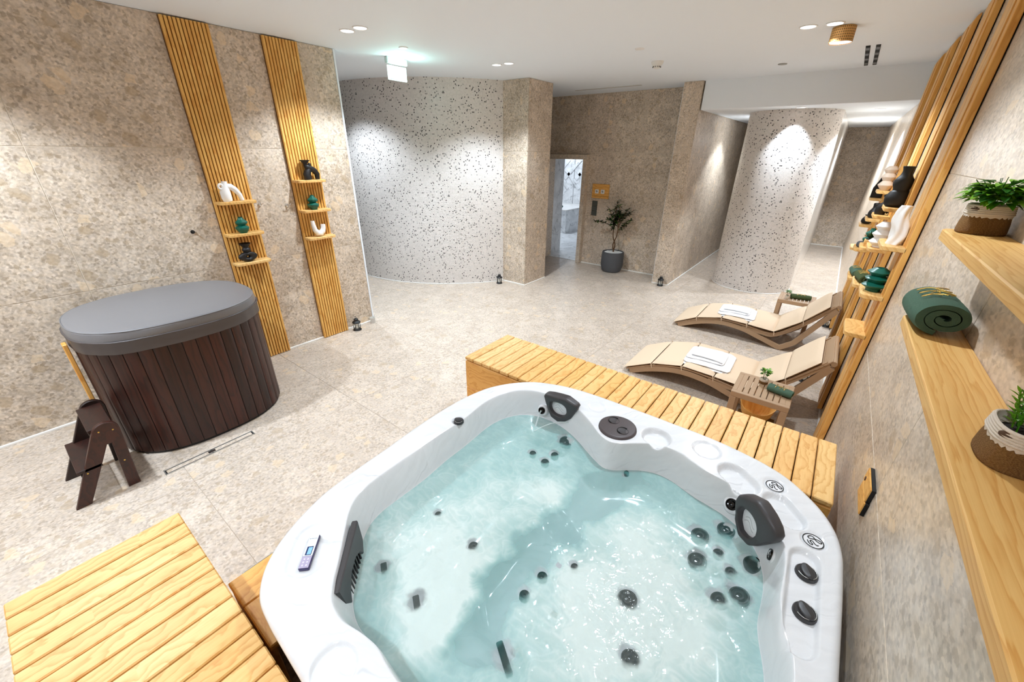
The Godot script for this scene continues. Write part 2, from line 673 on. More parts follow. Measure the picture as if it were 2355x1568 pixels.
func fibre_texture(a: Color, b: Color) -> ImageTexture:
	var w := 256
	var f := noise_bytes(FastNoiseLite.TYPE_SIMPLEX_SMOOTH, 0.07, 71, w, w, 3)
	var out := PackedByteArray()
	out.resize(w * w * 3)
	for i in w * w:
		var c := a.lerp(b, clampf((f[i] - 60) / 140.0, 0.0, 1.0))
		out[i * 3] = int(c.r * 255)
		out[i * 3 + 1] = int(c.g * 255)
		out[i * 3 + 2] = int(c.b * 255)
	return tex(out, w, w)

func acrylic_texture() -> ImageTexture:
	# white shell with faint grey marbling
	var w := 512
	var f := FastNoiseLite.new()
	f.seed = 77
	f.noise_type = FastNoiseLite.TYPE_SIMPLEX_SMOOTH
	f.frequency = 1.0
	var out := PackedByteArray()
	out.resize(w * w * 3)
	for y in w:
		for x in w:
			var u := x / float(w)
			var v := y / float(w)
			var a := f.get_noise_2d((u + v) * 14.0 + f.get_noise_2d(u * 2.0, v * 2.0) * 2.0, (u - v) * 1.6)
			var t := 229.0 + a * 9.0 - maxf(0.0, a - 0.35) * 70.0
			var o := (y * w + x) * 3
			out[o] = clampi(int(t - 1), 0, 255)
			out[o + 1] = clampi(int(t - 1), 0, 255)
			out[o + 2] = clampi(int(t + 1), 0, 255)
	return tex(out, w, w)

func slab(root: Node3D, o: Vector3, ux: Vector3, nrm: Vector3, xs: Array, ys: Array, thick := 0.15, gap := 0.004, mats := ["stone", "stone_b", "stone_c"], skip := []) -> void:
	# a tiled wall face: tiles 1 cm proud of a grout-coloured core; o is its lower corner on the face
	var bs := Basis(ux, Vector3.UP, nrm) if absf(nrm.y) < 0.5 else Basis(ux, Vector3.FORWARD, nrm)
	var up := bs.y
	var core := MB.new()
	var x0: float = xs[0]
	var x1: float = xs[-1]
	var y0: float = ys[0]
	var y1: float = ys[-1]
	if skip.size() > 0:
		for i in xs.size() - 1:
			for j in ys.size() - 1:
				if not skip.has(Vector2i(i, j)):
					core.box(o + ux * ((xs[i] + xs[i + 1]) * 0.5) + up * ((ys[j] + ys[j + 1]) * 0.5) - nrm * (0.003 + thick * 0.5), Vector3(xs[i + 1] - xs[i], ys[j + 1] - ys[j], thick), 0.0, bs)
	else:
		core.box(o + ux * ((x0 + x1) * 0.5) + up * ((y0 + y1) * 0.5) - nrm * (0.003 + thick * 0.5), Vector3(x1 - x0 - 0.024, y1 - y0 - 0.004, thick), 0.0, bs)
	obj("grout_bed", core, M.grout_floor if absf(nrm.y) > 0.5 else M.grout, root)
	var k := 0
	for i in xs.size() - 1:
		for j in ys.size() - 1:
			if skip.size() > 0 and skip.has(Vector2i(i, j)):
				continue
			var t := MB.new()
			t.box(o + ux * ((xs[i] + xs[i + 1]) * 0.5) + up * ((ys[j] + ys[j + 1]) * 0.5) - nrm * 0.005, Vector3(xs[i + 1] - xs[i] - gap, ys[j + 1] - ys[j] - gap, 0.01), 0.0012, bs)
			obj("tile", t, M[mats[(i * 2 + j + k) % mats.size()]], root)
		k += 1

func strip(called: String, a: Vector3, b: Vector3, side: Vector3, label: String) -> void:
	# a slim white joint strip where a wall meets the floor
	var m := MB.new()
	var d := b - a
	var ux := d.normalized()
	m.box((a + b) * 0.5 + Vector3(0, 0.008, 0) + side * 0.008, Vector3(d.length(), 0.016, 0.016), 0.002, Basis(ux, Vector3.UP, ux.cross(Vector3.UP)))
	var o := obj(called, m, M.white_strip)
	tag(o, label, "baseboard")
	o.set_meta("kind", "structure")

func steps(a: float, b: float, first: float, step: float) -> Array:
	var r := [a]
	var x := first
	while x < b - 0.02:
		if x > a + 0.02:
			r.append(x)
		x += step
	r.append(b)
	return r

func arc_wall(called: String, label: String, c: Vector2, r: float, a0: float, a1: float, y1: float, thick: float) -> Node3D:
	# a round wall of mosaic, seen from outside its circle; angles in the floor plane (x, z)
	var root := struct_root(called, label, "wall")
	var n := int(absf(a1 - a0) * r / 0.06)
	var rows := []
	for j in 13:
		var row := PackedVector3Array()
		for i in n + 1:
			var a := lerpf(a0, a1, i / float(n))
			row.append(Vector3(c.x + r * cos(a), y1 * j / 12.0, c.y + r * sin(a)))
		rows.append(row)
	var m := MB.new()
	m.patch(rows, false, false, absf(a1 - a0) * r / 1.34, y1 / 1.34)
	obj("mosaic_face", m, M.mosaic, root)
	var back := MB.new()
	var rows2 := []
	for j in [0, 1]:
		var row := PackedVector3Array()
		for i in n + 1:
			var a := lerpf(a1, a0, i / float(n))
			row.append(Vector3(c.x + (r - thick) * cos(a), y1 * j, c.y + (r - thick) * sin(a)))
		rows2.append(row)
	back.patch(rows2)
	for a in [a0, a1]:
		var p := Vector3(c.x + r * cos(a), 0, c.y + r * sin(a))
		var q := Vector3(c.x + (r - thick) * cos(a), 0, c.y + (r - thick) * sin(a))
		back.face([p, q, q + Vector3(0, y1, 0), p + Vector3(0, y1, 0)], Vector3(-sin(a), 0, cos(a)) * (1.0 if a == maxf(a0, a1) else -1.0))
	obj("plaster_back", back, M.plaster, root)
	var st := MB.new()
	var path := []
	for i in n + 1:
		var a := lerpf(a0, a1, i / float(n))
		path.append(Vector3(c.x + (r + 0.004) * cos(a), 0.005, c.y + (r + 0.004) * sin(a)))
	st.tube(path, 0.007, 6)
	obj("joint_strip", st, M.white_strip, root)
	return root

func shell() -> void:
	# floor
	var f := struct_root("floor", "beige stone floor of large matt tiles with brown flecks", "floor")
	slab(f, Vector3(-9.5, 0, 3.0), Vector3.RIGHT, Vector3.UP, steps(0, 10.2, 0.62, 1.2), steps(0, 16.2, 0.9, 1.2), 0.2, 0.002, ["floor", "floor_b"])
	# left wall
	var wl := struct_root("wall_left", "beige brown breccia tiled wall carrying the slat panels", "wall")
	slab(wl, Vector3(-4.36, 0, 3.0), Vector3.FORWARD, Vector3.RIGHT, [0.0, 1.0, 3.34, 5.7], [0, 1.0, 2.0, 2.9])
	strip("baseboard_left", Vector3(-4.36, 0, 3.0), Vector3(-4.36, 0, -2.7), Vector3.RIGHT, "thin white joint strip along the left wall foot")
	# its end is white plaster
	var we := MB.new()
	we.box(Vector3(-4.44, 1.45, -2.712), Vector3(0.16, 2.9, 0.02), 0.003)
	var weo := obj("trim_1", we, M.plaster)
	tag(weo, "white plaster edge closing the end of the left wall", "trim")
	weo.set_meta("kind", "structure")
	# the passage behind it
	var wp := MB.new()
	wp.box(Vector3(-9.4, 1.45, -1.5), Vector3(0.2, 2.9, 9.0), 0.0)
	var wpo := obj("wall_passage", wp, M.plaster)
	tag(wpo, "plain white wall at the far end of the passage", "wall")
	wpo.set_meta("kind", "structure")
	# curved mosaic wall
	var c := Vector2(-6.201, -6.103)
	arc_wall("wall_mosaic", "tall curved white mosaic wall with scattered dark dots beside the left wall", c, 2.218, deg_to_rad(23.0), deg_to_rad(150.0), 2.9, 0.2)
	# stone pillar beside it: front, side
	var p1 := struct_root("wall_pillar", "square brown stone pillar between mosaic wall and marble doorway", "pillar")
	slab(p1, Vector3(-4.26, 0, -5.17), Vector3.RIGHT, Vector3.BACK, [0.0, 0.525], [0, 1.0, 2.0, 2.9], 0.1)
	slab(p1, Vector3(-3.735, 0, -5.17), Vector3.FORWARD, Vector3.RIGHT, [0.011, 0.6], [0, 2.0, 2.9], 0.1)
	var pc := MB.new()
	pc.box(Vector3(-4.1, 1.45, -5.48), Vector3(0.68, 2.9, 0.57), 0.0)
	obj("core", pc, M.plaster, p1)
	strip("baseboard_pillar", Vector3(-4.24, 0, -5.17), Vector3(-3.73, 0, -5.17), Vector3.BACK, "white joint strip at the front of the stone pillar")
	strip("baseboard_pillar", Vector3(-3.735, 0, -5.17), Vector3(-3.735, 0, -5.77), Vector3.RIGHT, "white joint strip at the side of the stone pillar")
	# rear wall with the marble doorway
	var wr := struct_root("wall_rear", "brown breccia rear wall behind the potted tree", "wall")
	slab(wr, Vector3(-6.4, 0, -7.15), Vector3.RIGHT, Vector3.BACK, [0.0, 1.75, 2.63, 4.3], [0, 1.96, 2.0, 2.9], 0.16, 0.003, ["stone", "stone_b", "stone_c"], [Vector2i(1, 0)])
	strip("baseboard_rear", Vector3(-3.77, 0, -7.15), Vector3(-2.15, 0, -7.15), Vector3.BACK, "white joint strip along the rear wall foot")
	# the second pillar, at the mouth of the far bay
	var p2 := struct_root("wall_pillar", "narrow brown stone pier at the mouth of the far bay", "pillar")
	slab(p2, Vector3(-2.155, 0, -6.69), Vector3.RIGHT, Vector3.BACK, [0.0, 0.26], [0, 2.0, 2.9], 0.1)
	slab(p2, Vector3(-1.895, 0, -6.69), Vector3.FORWARD, Vector3.RIGHT, [0.011, 2.1, 4.2], [0, 1.0, 2.0, 2.9], 0.1)
	var p2c := MB.new()
	p2c.box(Vector3(-2.06, 1.45, -8.85), Vector3(0.2, 2.9, 4.3), 0.0)
	obj("core", p2c, M.plaster, p2)
	strip("baseboard_bay", Vector3(-1.895, 0, -6.69), Vector3(-1.895, 0, -10.9), Vector3.RIGHT, "white joint strip along the left wall of the far bay")
	strip("baseboard_bay", Vector3(-2.155, 0, -6.69), Vector3(-1.89, 0, -6.69), Vector3.BACK, "short white joint strip in front of the stone pier")
	var wb := struct_root("wall_bay", "strip of brown tiled wall closing the far bay left of the column", "wall")
	slab(wb, Vector3(-1.895, 0, -10.9), Vector3.RIGHT, Vector3.BACK, [0.0, 1.6], [0, 2.0, 2.6], 0.15)
	# round column and the wall that runs back from it
	arc_wall("wall_column", "round white mosaic column with dark dots and a bright spot near the top", Vector2(-0.839, -7.722), 0.577, deg_to_rad(-20.0), deg_to_rad(220.0), 2.56, 0.1)
	var wc := MB.new()
	wc.box(Vector3(-0.76, 1.28, -10.05), Vector3(0.99, 2.56, 4.6), 0.004)
	var wco := obj("wall_column_side", wc, M.gloss_white)
	tag(wco, "glossy white wall running back from the round column", "wall")
	wco.set_meta("kind", "structure")
	var wf := struct_root("wall_far", "brown breccia wall at the far end of the right bay", "wall")
	slab(wf, Vector3(-0.9, 0, -12.45), Vector3.RIGHT, Vector3.BACK, [0.0, 1.6], [0, 1.0, 2.0, 2.6], 0.15)
	strip("baseboard_far", Vector3(-0.27, 0, -12.45), Vector3(0.4, 0, -12.45), Vector3.BACK, "white joint strip at the foot of the far wall")
	# right wall, leaning a trifle
	var wrt := struct_root("wall_right", "pale streaked stone wall on the right with shelves and battens", "wall", Vector3(0.365, 0, 0))
	wrt.rotation.z = -atan(0.0224)
	slab(wrt, Vector3(0, 0, 3.0), Vector3.FORWARD, Vector3.LEFT, [0.0, 2.3, 4.65, 7.4, 10.3, 13.0, 15.6], [-0.02, 0.91, 1.92, 2.95], 0.15, 0.004, ["stone_r", "stone_r2"])
	strip("baseboard_right", Vector3(0.365, 0, -2.2), Vector3(0.365, 0, -12.45), Vector3.LEFT, "white joint strip along the right wall foot")
	# the wall behind the camera
	var wk := struct_root("wall_behind", "stone tiled wall behind the camera", "wall")
	slab(wk, Vector3(0.6, 0, 2.95), Vector3.LEFT, Vector3.FORWARD, [0.0, 2.5, 5.0], [0, 1.0, 2.0, 2.9], 0.15)
	# ceilings
	var ce := MB.new()
	ce.box(Vector3(-4.4, 3.0, -2.0), Vector3(10.4, 0.2, 10.4), 0.0)
	var ceo := obj("ceiling", ce, M.plaster)
	tag(ceo, "smooth white plaster ceiling", "ceiling")
	ceo.set_meta("kind", "structure")
	var lc := MB.new()
	lc.box(Vector3(-0.68, 2.75, -9.67), Vector3(2.4, 0.4, 5.9), 0.004)
	var lco := obj("ceiling", lc, M.plaster)
	tag(lco, "lowered white ceiling over the far bay", "ceiling")
	lco.set_meta("kind", "structure")

func stone_right(sf_right: Texture2D) -> void:
	# the same stone with its streaks drawn out along the slab
	for n in ["stone_r", "stone_r2"]:
		var m: StandardMaterial3D = M.stone.duplicate()
		m.albedo_color = Color(1.0, 0.985, 0.965)
		m.albedo_texture = sf_right
		m.roughness = 0.3
		m.uv1_offset = Vector3(0.19, 0.05, 0.5) * (1.0 if n == "stone_r" else 1.7)
		m.uv1_scale = Vector3(0.5, 0.62, 0.34)
		M[n] = m

# ---------------------------------------------------------------- ceiling fittings
func fittings() -> void:
	# exit sign hanging from the ceiling by the mosaic wall
	var t := thing("exit_sign", "glowing white green exit sign hanging from the ceiling before the mosaic wall", "exit sign", Vector3(-4.21, 2.9, -3.35))
	var b := MB.new()
	b.box(Vector3(0, -0.03, 0), Vector3(0.05, 0.06, 0.27), 0.006)
	obj("housing", b, smat(Color(0.80, 0.83, 0.82), 0.4), t)
	for s in [-1.0, 1.0]:
		var k := MB.new()
		k.box(Vector3(0.0, -0.068, s * 0.09), Vector3(0.014, 0.016, 0.02), 0.002)
		obj("clip", k, M.chrome, t)
	var em := smat(Color(0.95, 1.0, 0.99), 0.2)
	em.emission_enabled = true
	em.emission = Color(0.86, 1.0, 0.97)
	em.emission_energy_multiplier = 1.6
	var p := MB.new()
	p.box(Vector3(0, -0.142, 0.0), Vector3(0.012, 0.135, 0.25), 0.002)
	obj("lit_panel", p, em, t)
	var gl := smat(Color(0.45, 0.86, 0.78), 0.3)
	for s in [-1.0, 1.0]:
		var q := MB.new()
		q.box(Vector3(s * 0.0075, -0.2, 0.05), Vector3(0.002, 0.014, 0.1), 0.0)
		obj("tint_bar", q, gl, t)
	var e := OmniLight3D.new()
	e.name = "exit_glow"
	e.position = Vector3(-4.12, 2.76, -3.35)
	e.light_energy = 0.12
	e.light_color = Color(0.75, 1.0, 0.95)
	e.light_size = 0.08
	e.omni_range = 8.0
	e.omni_attenuation = 2.0
	e.shadow_enabled = true
	add_child(e, true)
	# woven drum lamp beside a flush spotlight
	var d := thing("ceiling_lamp", "small tan woven drum lamp fixed to the ceiling on the right", "lamp", Vector3(-0.33, 2.9, -4.62))
	var w := MB.new()
	w.lathe([Vector2(0.075, -0.105), Vector2(0.078, -0.1), Vector2(0.078, -0.004), Vector2(0.07, 0.0)], 36)
	var wm := smat(Color(0.80, 0.62, 0.38), 0.6)
	var dots := PackedByteArray()
	dots.resize(64 * 64 * 3)
	for y in 64:
		for x in 64:
			var on := 0.55 if ((x % 16) - 8) * ((x % 16) - 8) + ((y % 16) - 8) * ((y % 16) - 8) < 22 else 1.0
			dots[(y * 64 + x) * 3] = int(255 * on)
			dots[(y * 64 + x) * 3 + 1] = int(250 * on)
			dots[(y * 64 + x) * 3 + 2] = int(235 * on)
	wm.albedo_texture = tex(dots, 64, 64)
	wm.uv1_scale = Vector3(9, 3, 1)
	obj("drum_shade", w, wm, d)
	var dl := MB.new()
	dl.lathe([Vector2(0.0, -0.1), Vector2(0.074, -0.1)], 32)
	obj("diffuser", dl, M.lamp, d)
	# smoke detector
	var sd := thing("smoke_detector", "white dome smoke detector with grey grille in mid ceiling", "smoke detector", Vector3(-1.97, 2.9, -5.1))
	var sm := MB.new()
	sm.lathe([Vector2(0.0, -0.068), Vector2(0.03, -0.066), Vector2(0.037, -0.06), Vector2(0.04, -0.045), Vector2(0.062, -0.02), Vector2(0.066, 0.0)], 28, Transform3D.IDENTITY, 60.0)
	obj("dome", sm, smat(Color(0.88, 0.88, 0.87), 0.5), sd)
	var sg := MB.new()
	for k in 12:
		var a := TAU * k / 12
		sg.box(Vector3(0.0415 * cos(a), -0.052, 0.0415 * sin(a)), Vector3(0.007, 0.012, 0.004), 0.0, Basis(Vector3.UP, -a))
	obj("grille", sg, M.grey_plastic, sd)
	# flush sprinkler covers
	for q in [[Vector3(-3.74, 2.9, -3.08), "round white sprinkler cover in the ceiling near the exit sign"], [Vector3(-0.90, 2.9, -6.0), "small dark sensor disc in the ceiling above the far lounger"], [Vector3(-1.9, 2.9, -4.42), "small white sensor cover in the ceiling before the smoke detector"]]:
		var sp := MB.new()
		sp.lathe([Vector2(0.0, -0.008), Vector2(0.042, -0.007), Vector2(0.046, 0.0)], 24)
		var o := obj("ceiling_cover", sp, M.lamp_ring if q[0].x < -1.0 else smat(Color(0.55, 0.55, 0.54), 0.4))
		o.position = q[0]
		tag(o, q[1], "sensor")
	# two slot diffusers
	for k in 2:
		var sx: float = [-0.172, -0.098][k]
		var v := thing("air_vent", ["left of two parallel dark slot air vents in the ceiling", "right of two parallel dark slot air vents in the ceiling"][k], "vent", Vector3(sx, 2.9, -6.03), 0.0, "slot air vents")
		var fr := MB.new()
		fr.box(Vector3(0, -0.002, 0), Vector3(0.034, 0.006, 1.1), 0.001)
		obj("slot", fr, M.void, v)
		for j in 4:
			var la := MB.new()
			la.box(Vector3(0, -0.006, -0.42 + 0.28 * j), Vector3(0.028, 0.004, 0.12), 0.001)
			obj("louvre", la, M.grey_plastic, v)
	# linear grille in front of the rear wall
	var lg := MB.new()
	lg.box(Vector3(-3.3, 2.898, -6.62), Vector3(1.1, 0.006, 0.05), 0.001)
	tag(obj("ceiling_grille", lg, smat(Color(0.78, 0.78, 0.78), 0.5)), "thin pale linear air grille in the ceiling before the rear wall", "vent")

# ---------------------------------------------------------------- the whirlpool
const TC := Vector2(-0.45, -0.88)
var r_out: PackedFloat32Array = [0.789, 0.793, 0.803, 0.819, 0.843, 0.875, 0.917, 0.970, 1.009, 1.029, 0.995, 0.936, 0.887, 0.848, 0.819, 0.797, 0.782, 0.772, 0.769, 0.772, 0.780, 0.795, 0.816, 0.843, 0.878, 0.922, 0.967, 0.987, 0.988, 0.977, 0.962, 0.946, 0.925, 0.908, 0.896, 0.891, 0.895, 0.905, 0.920, 0.940, 0.965, 0.994, 1.024, 1.052, 1.068, 1.076, 1.075, 1.057, 1.036, 1.009, 0.983, 0.961, 0.945, 0.936, 0.934, 0.937, 0.948, 0.965, 0.985, 1.006, 1.028, 1.042, 1.039, 1.029, 1.004, 0.963, 0.915, 0.875, 0.843, 0.819, 0.802, 0.792]
var r_lip: PackedFloat32Array = [0.692, 0.692, 0.694, 0.702, 0.714, 0.733, 0.759, 0.791, 0.817, 0.817, 0.789, 0.750, 0.716, 0.686, 0.661, 0.643, 0.631, 0.623, 0.618, 0.619, 0.627, 0.633, 0.641, 0.672, 0.720, 0.748, 0.752, 0.752, 0.759, 0.773, 0.791, 0.802, 0.795, 0.779, 0.766, 0.758, 0.757, 0.761, 0.770, 0.782, 0.802, 0.837, 0.885, 0.929, 0.960, 0.972, 0.957, 0.914, 0.862, 0.801, 0.717, 0.636, 0.601, 0.611, 0.652, 0.700, 0.732, 0.743, 0.737, 0.740, 0.763, 0.790, 0.802, 0.799, 0.787, 0.764, 0.733, 0.701, 0.678, 0.674, 0.682, 0.689]
var r_wat: PackedFloat32Array = [0.657, 0.657, 0.659, 0.665, 0.677, 0.694, 0.717, 0.744, 0.763, 0.761, 0.734, 0.696, 0.661, 0.632, 0.609, 0.593, 0.581, 0.574, 0.573, 0.577, 0.588, 0.599, 0.611, 0.632, 0.661, 0.693, 0.712, 0.720, 0.727, 0.740, 0.755, 0.762, 0.754, 0.736, 0.721, 0.712, 0.711, 0.720, 0.734, 0.750, 0.772, 0.806, 0.850, 0.892, 0.921, 0.931, 0.915, 0.873, 0.812, 0.736, 0.660, 0.604, 0.571, 0.581, 0.620, 0.662, 0.692, 0.703, 0.704, 0.710, 0.730, 0.752, 0.764, 0.763, 0.750, 0.728, 0.699, 0.669, 0.648, 0.643, 0.648, 0.654]

func around(tab: PackedFloat32Array, a: float) -> float:
	var n := tab.size()
	var f := fposmod(a / TAU, 1.0) * n
	var i := int(f) % n
	return cubic_interpolate(tab[i], tab[(i + 1) % n], tab[(i - 1 + n) % n], tab[(i + 2) % n], f - floorf(f))

func dish(p: Vector2, c: Vector2, r: float, edge: float, deep: float) -> float:
	return -deep * (1.0 - smoothstep(r - edge, r, p.distance_to(c)))

func oval(p: Vector2, c: Vector2, ax: Vector2, half: float, r: float, edge: float, deep: float) -> float:
	var q := p - c
	var along := clampf(q.dot(ax), -half, half)
	return -deep * (1.0 - smoothstep(r - edge, r, (q - ax * along).length()))

func rim_relief(p: Vector2) -> float:
	var y := 0.0
	y += oval(p, Vector2(-1.100, -0.318), Vector2(0.72, 0.69).normalized(), 0.042, 0.066, 0.012, 0.006)      # round the control panel
	y += dish(p, Vector2(-0.715, -0.180), 0.064, 0.012, 0.010)                                                # cup holder by the deck
	y += dish(p, Vector2(-1.212, -1.143), 0.036, 0.010, 0.010)                                                # knob on the left side
	y += dish(p, Vector2(-0.722, -1.690), 0.050, 0.010, 0.006)
	y += dish(p, Vector2(-0.385, -1.640), 0.070, 0.014, 0.026)
	y += dish(p, Vector2(-0.172, -1.694), 0.063, 0.010, 0.007)
	y += oval(p, Vector2(-0.02, -1.59), Vector2(0.8, 0.6).normalized(), 0.03, 0.062, 0.014, 0.026)
	y += dish(p, Vector2(0.106, -1.637), 0.044, 0.008, 0.006)
	y += dish(p, Vector2(0.250, -1.424), 0.042, 0.008, 0.006)
	y += oval(p, Vector2(0.152, -1.515), Vector2(0.66, 0.75).normalized(), 0.035, 0.056, 0.014, 0.022)
	y += oval(p, Vector2(0.238, -1.165), Vector2(0.03, 1.0).normalized(), 0.155, 0.048, 0.014, 0.018)         # tray with the two knobs
	return y

func tub_y(x: float, z: float) -> float:
	# height of the moulded shell at a place
	var p := Vector2(x, z)
	var q := p - TC
	var a := atan2(q.y, q.x)
	var r := q.length()
	var ro := around(r_out, a)
	var rl := around(r_lip, a)
	var rw := around(r_wat, a)
	if r >= rl:
		var y := 0.775 + rim_relief(p) * smoothstep(0.0, 0.006, r - rl + 0.004)
		var e := ro - r
		if e < 0.03:
			var s := 1.0 - e / 0.03
			y -= 0.03 * (1.0 - sqrt(maxf(0.0, 1.0 - s * s * 0.96)))
		return y
	if r >= rw:
		var t := (rl - r) / maxf(0.01, rl - rw)
		var g := 0.775 + rim_relief(p) * (1.0 - smoothstep(0.0, 0.55, t))
		return lerpf(g, 0.63, pow(t, 1.35) * 0.75 + 0.25 * smoothstep(0.0, 1.0, t))
	var u := r / rw
	var deep := 0.63 - 0.10 * smoothstep(1.0, 0.9, u) - 0.07 * smoothstep(0.9, 0.5, u) - 0.12 * smoothstep(0.55, 0.35, u)
	return deep

func whirlpool() -> void:
	var t := thing("whirlpool_tub", "large white marbled whirlpool tub with black jets and headrests between two pine benches", "whirlpool")
	var n := 900
	var rings := []
	for k in 26:
		rings.append([0, 0.02 + 0.98 * k / 26.0])
	for k in 16:
		rings.append([1, k / 16.0])
	for k in 45:
		rings.append([2, 1.0 - pow(1.0 - k / 44.0, 1.15)])
	var rows := []
	for rg in rings:
		rows.append(PackedVector3Array())
	var outer := [[0.0, 0.742], [0.004, 0.728], [0.02, 0.715], [0.06, 0.70]]
	for o in outer:
		rows.append(PackedVector3Array())
	for i in n:
		var a := TAU * i / n
		var ro := around(r_out, a)
		var rl := around(r_lip, a)
		var rw := around(r_wat, a)
		var d := Vector2(cos(a), sin(a))
		for k in rings.size():
			var f: float = rings[k][1]
			var r: float = rw * f if rings[k][0] == 0 else (lerpf(rw, rl, f) if rings[k][0] == 1 else lerpf(rl, ro, f))
			var p := TC + d * r
			rows[k].append(Vector3(p.x, tub_y(p.x, p.y), p.y))
		for k in outer.size():
			var p: Vector2 = TC + d * (ro - outer[k][0])
			rows[rings.size() + k].append(Vector3(p.x, outer[k][1], p.y))
	var sh := MB.new()
	sh.patch(rows, true)
	obj("shell", sh, M.acrylic, t)
	# dark cabinet under the rim
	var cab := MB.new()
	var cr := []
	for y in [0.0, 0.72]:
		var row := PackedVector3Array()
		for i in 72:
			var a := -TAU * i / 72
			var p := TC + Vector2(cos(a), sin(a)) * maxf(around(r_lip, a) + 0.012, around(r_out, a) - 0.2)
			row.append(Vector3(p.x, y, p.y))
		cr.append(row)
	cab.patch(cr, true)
	obj("cabinet", cab, M.void, t)
	# headrests: a padded triangle with an open middle
	headrest(t, Vector3(-0.991, 0.80, -1.603), Vector3(0.998, 0, -0.064), Vector3(0.064, 0.017, 0.998), [[0.0, 0.0], [0.013, 0.013], [0.048, 0.02], [0.139, 0.029], [0.21, 0.004], [0.198, -0.03], [0.17, -0.091], [0.139, -0.122], [0.092, -0.141], [0.05, -0.124], [0.02, -0.06]], Vector2(0.092, -0.064), Vector2(0.048, 0.050))
	headrest(t, Vector3(0.023, 0.80, -1.471), Vector3(0.73, 0, 0.684), Vector3(-0.683, 0.052, 0.729), [[-0.007, -0.019], [-0.001, 0.011], [0.023, 0.034], [0.083, 0.062], [0.14, 0.049], [0.176, 0.031], [0.196, 0.006], [0.186, -0.027], [0.137, -0.106], [0.107, -0.14], [0.056, -0.146], [0.016, -0.101]], Vector2(0.067, -0.074), Vector2(0.048, 0.062))
	# filter grille on the left side
	var A := Vector3(-1.093, 0.765, -0.478)
	var B := Vector3(-0.901, 0.765, -0.287)
	var ux := (B - A).normalized()
	var dn := (Vector3(-1.009, 0.64, -0.413) - A)
	var nn := ux.cross(dn).normalized()
	if nn.x < 0: nn = -nn
	var vy := nn.cross(ux).normalized()
	if vy.y < 0: vy = -vy
	var fp := MB.new()
	var poly := PackedVector2Array([Vector2(0, 0), Vector2(0.27, 0), Vector2(0.262, -0.075), Vector2(0.225, -0.125), Vector2(0.205, -0.09), Vector2(0.165, -0.062), Vector2(0.11, -0.062), Vector2(0.07, -0.085), Vector2(0.045, -0.125), Vector2(0.012, -0.085)])
	fp.prism(poly, Transform3D(Basis(ux, vy, nn), A - nn * 0.01), 0.024, 0.004)
	var fo := obj("filter_panel", fp, M.charcoal, t)
	var bk := MB.new()
	bk.box(A + ux * 0.135 + vy * -0.105 - nn * 0.004, Vector3(0.22, 0.11, 0.006), 0.001, Basis(ux, vy, nn))
	obj("filter_back", bk, M.void, fo)
	for k in 9:
		var s := MB.new()
		s.box(A + ux * (0.055 + 0.019 * k) + vy * -0.11 + nn * 0.002, Vector3(0.006, 0.09, 0.008), 0.001, Basis(ux, vy, nn))
		obj("filter_slat", s, M.grey_plastic, fo)
	# round dark lid with two finger holes
	var lid := MB.new()
	lid.lathe([Vector2(0.092, 0.0), Vector2(0.090, 0.010), Vector2(0.080, 0.015), Vector2(0.0, 0.016)], 48, Transform3D(Basis.IDENTITY, Vector3(-0.56, 0.774, -1.585)), 60.0)
	var lo := obj("filter_lid", lid, smat(Color(0.30, 0.265, 0.27), 0.45), t)
	for q in [Vector3(-0.592, 0.7895, -1.612), Vector3(-0.523, 0.7895, -1.562)]:
		var hole := MB.new()
		hole.lathe([Vector2(0.027, 0.0), Vector2(0.026, 0.0028), Vector2(0.022, 0.0012), Vector2(0.0, 0.0008)], 28, Transform3D(Basis(Vector3(0.3, 0, 1).normalized(), -0.09), q))
		obj("finger_hole", hole, smat(Color(0.20, 0.175, 0.18), 0.5), lo)
		var lip := MB.new()
		var path := []
		for k in 15:
			var a := -0.7 + 3.4 * k / 14.0
			path.append(q + Vector3(0.026 * cos(a + 1.9), 0.003, -0.026 * sin(a + 1.9)))
		lip.tube(path, 0.0026, 6)
		obj("hole_rim", lip, M.black, lo)
	# control panel
	var c0 := Vector3(-1.0865, 0.776, -0.310)
	var ax := Vector3(0.715, 0, 0.70).normalized()
	var az := Vector3(-ax.z, 0, ax.x)
	var bs := Basis(ax, Vector3.UP, ax.cross(Vector3.UP))
	var cp := MB.new()
	cp.box(c0, Vector3(0.128, 0.014, 0.034), 0.003, bs)
	var co := obj("control_panel", cp, smat(Color(0.22, 0.20, 0.36), 0.3), t)
	var cf := MB.new()
	cf.box(c0 + Vector3(0, 0.0072, 0) + ax * -0.021, Vector3(0.080, 0.002, 0.030), 0.0005, bs)
	obj("panel_face", cf, smat(Color(0.90, 0.92, 0.95), 0.25), co)
	var cf2 := MB.new()
	cf2.box(c0 + Vector3(0, 0.0072, 0) + ax * 0.041, Vector3(0.042, 0.002, 0.030), 0.0005, bs)
	obj("panel_keys", cf2, smat(Color(0.70, 0.66, 0.76), 0.3), co)
	var scr := MB.new()
	scr.box(c0 + Vector3(0, 0.0078, 0) + ax * 0.0, Vector3(0.033, 0.002, 0.020), 0.0005, bs)
	obj("display_frame", scr, smat(Color(0.16, 0.22, 0.38), 0.2), co)
	var sc2 := MB.new()
	sc2.box(c0 + Vector3(0, 0.0084, 0) + ax * 0.001 + az * -0.002, Vector3(0.027, 0.002, 0.013), 0.0003, bs)
	obj("display", sc2, smat(Color(0.56, 0.76, 0.92), 0.2), co)
	for k in 6:
		var bt := MB.new()
		bt.box(c0 + Vector3(0, 0.0082, 0) + ax * (0.031 + 0.011 * (k % 3)) + az * (-0.006 + 0.012 * (k / 3)), Vector3(0.006, 0.001, 0.005), 0.0003, bs)
		obj("key", bt, smat(Color(0.86, 0.84, 0.90), 0.3), co)
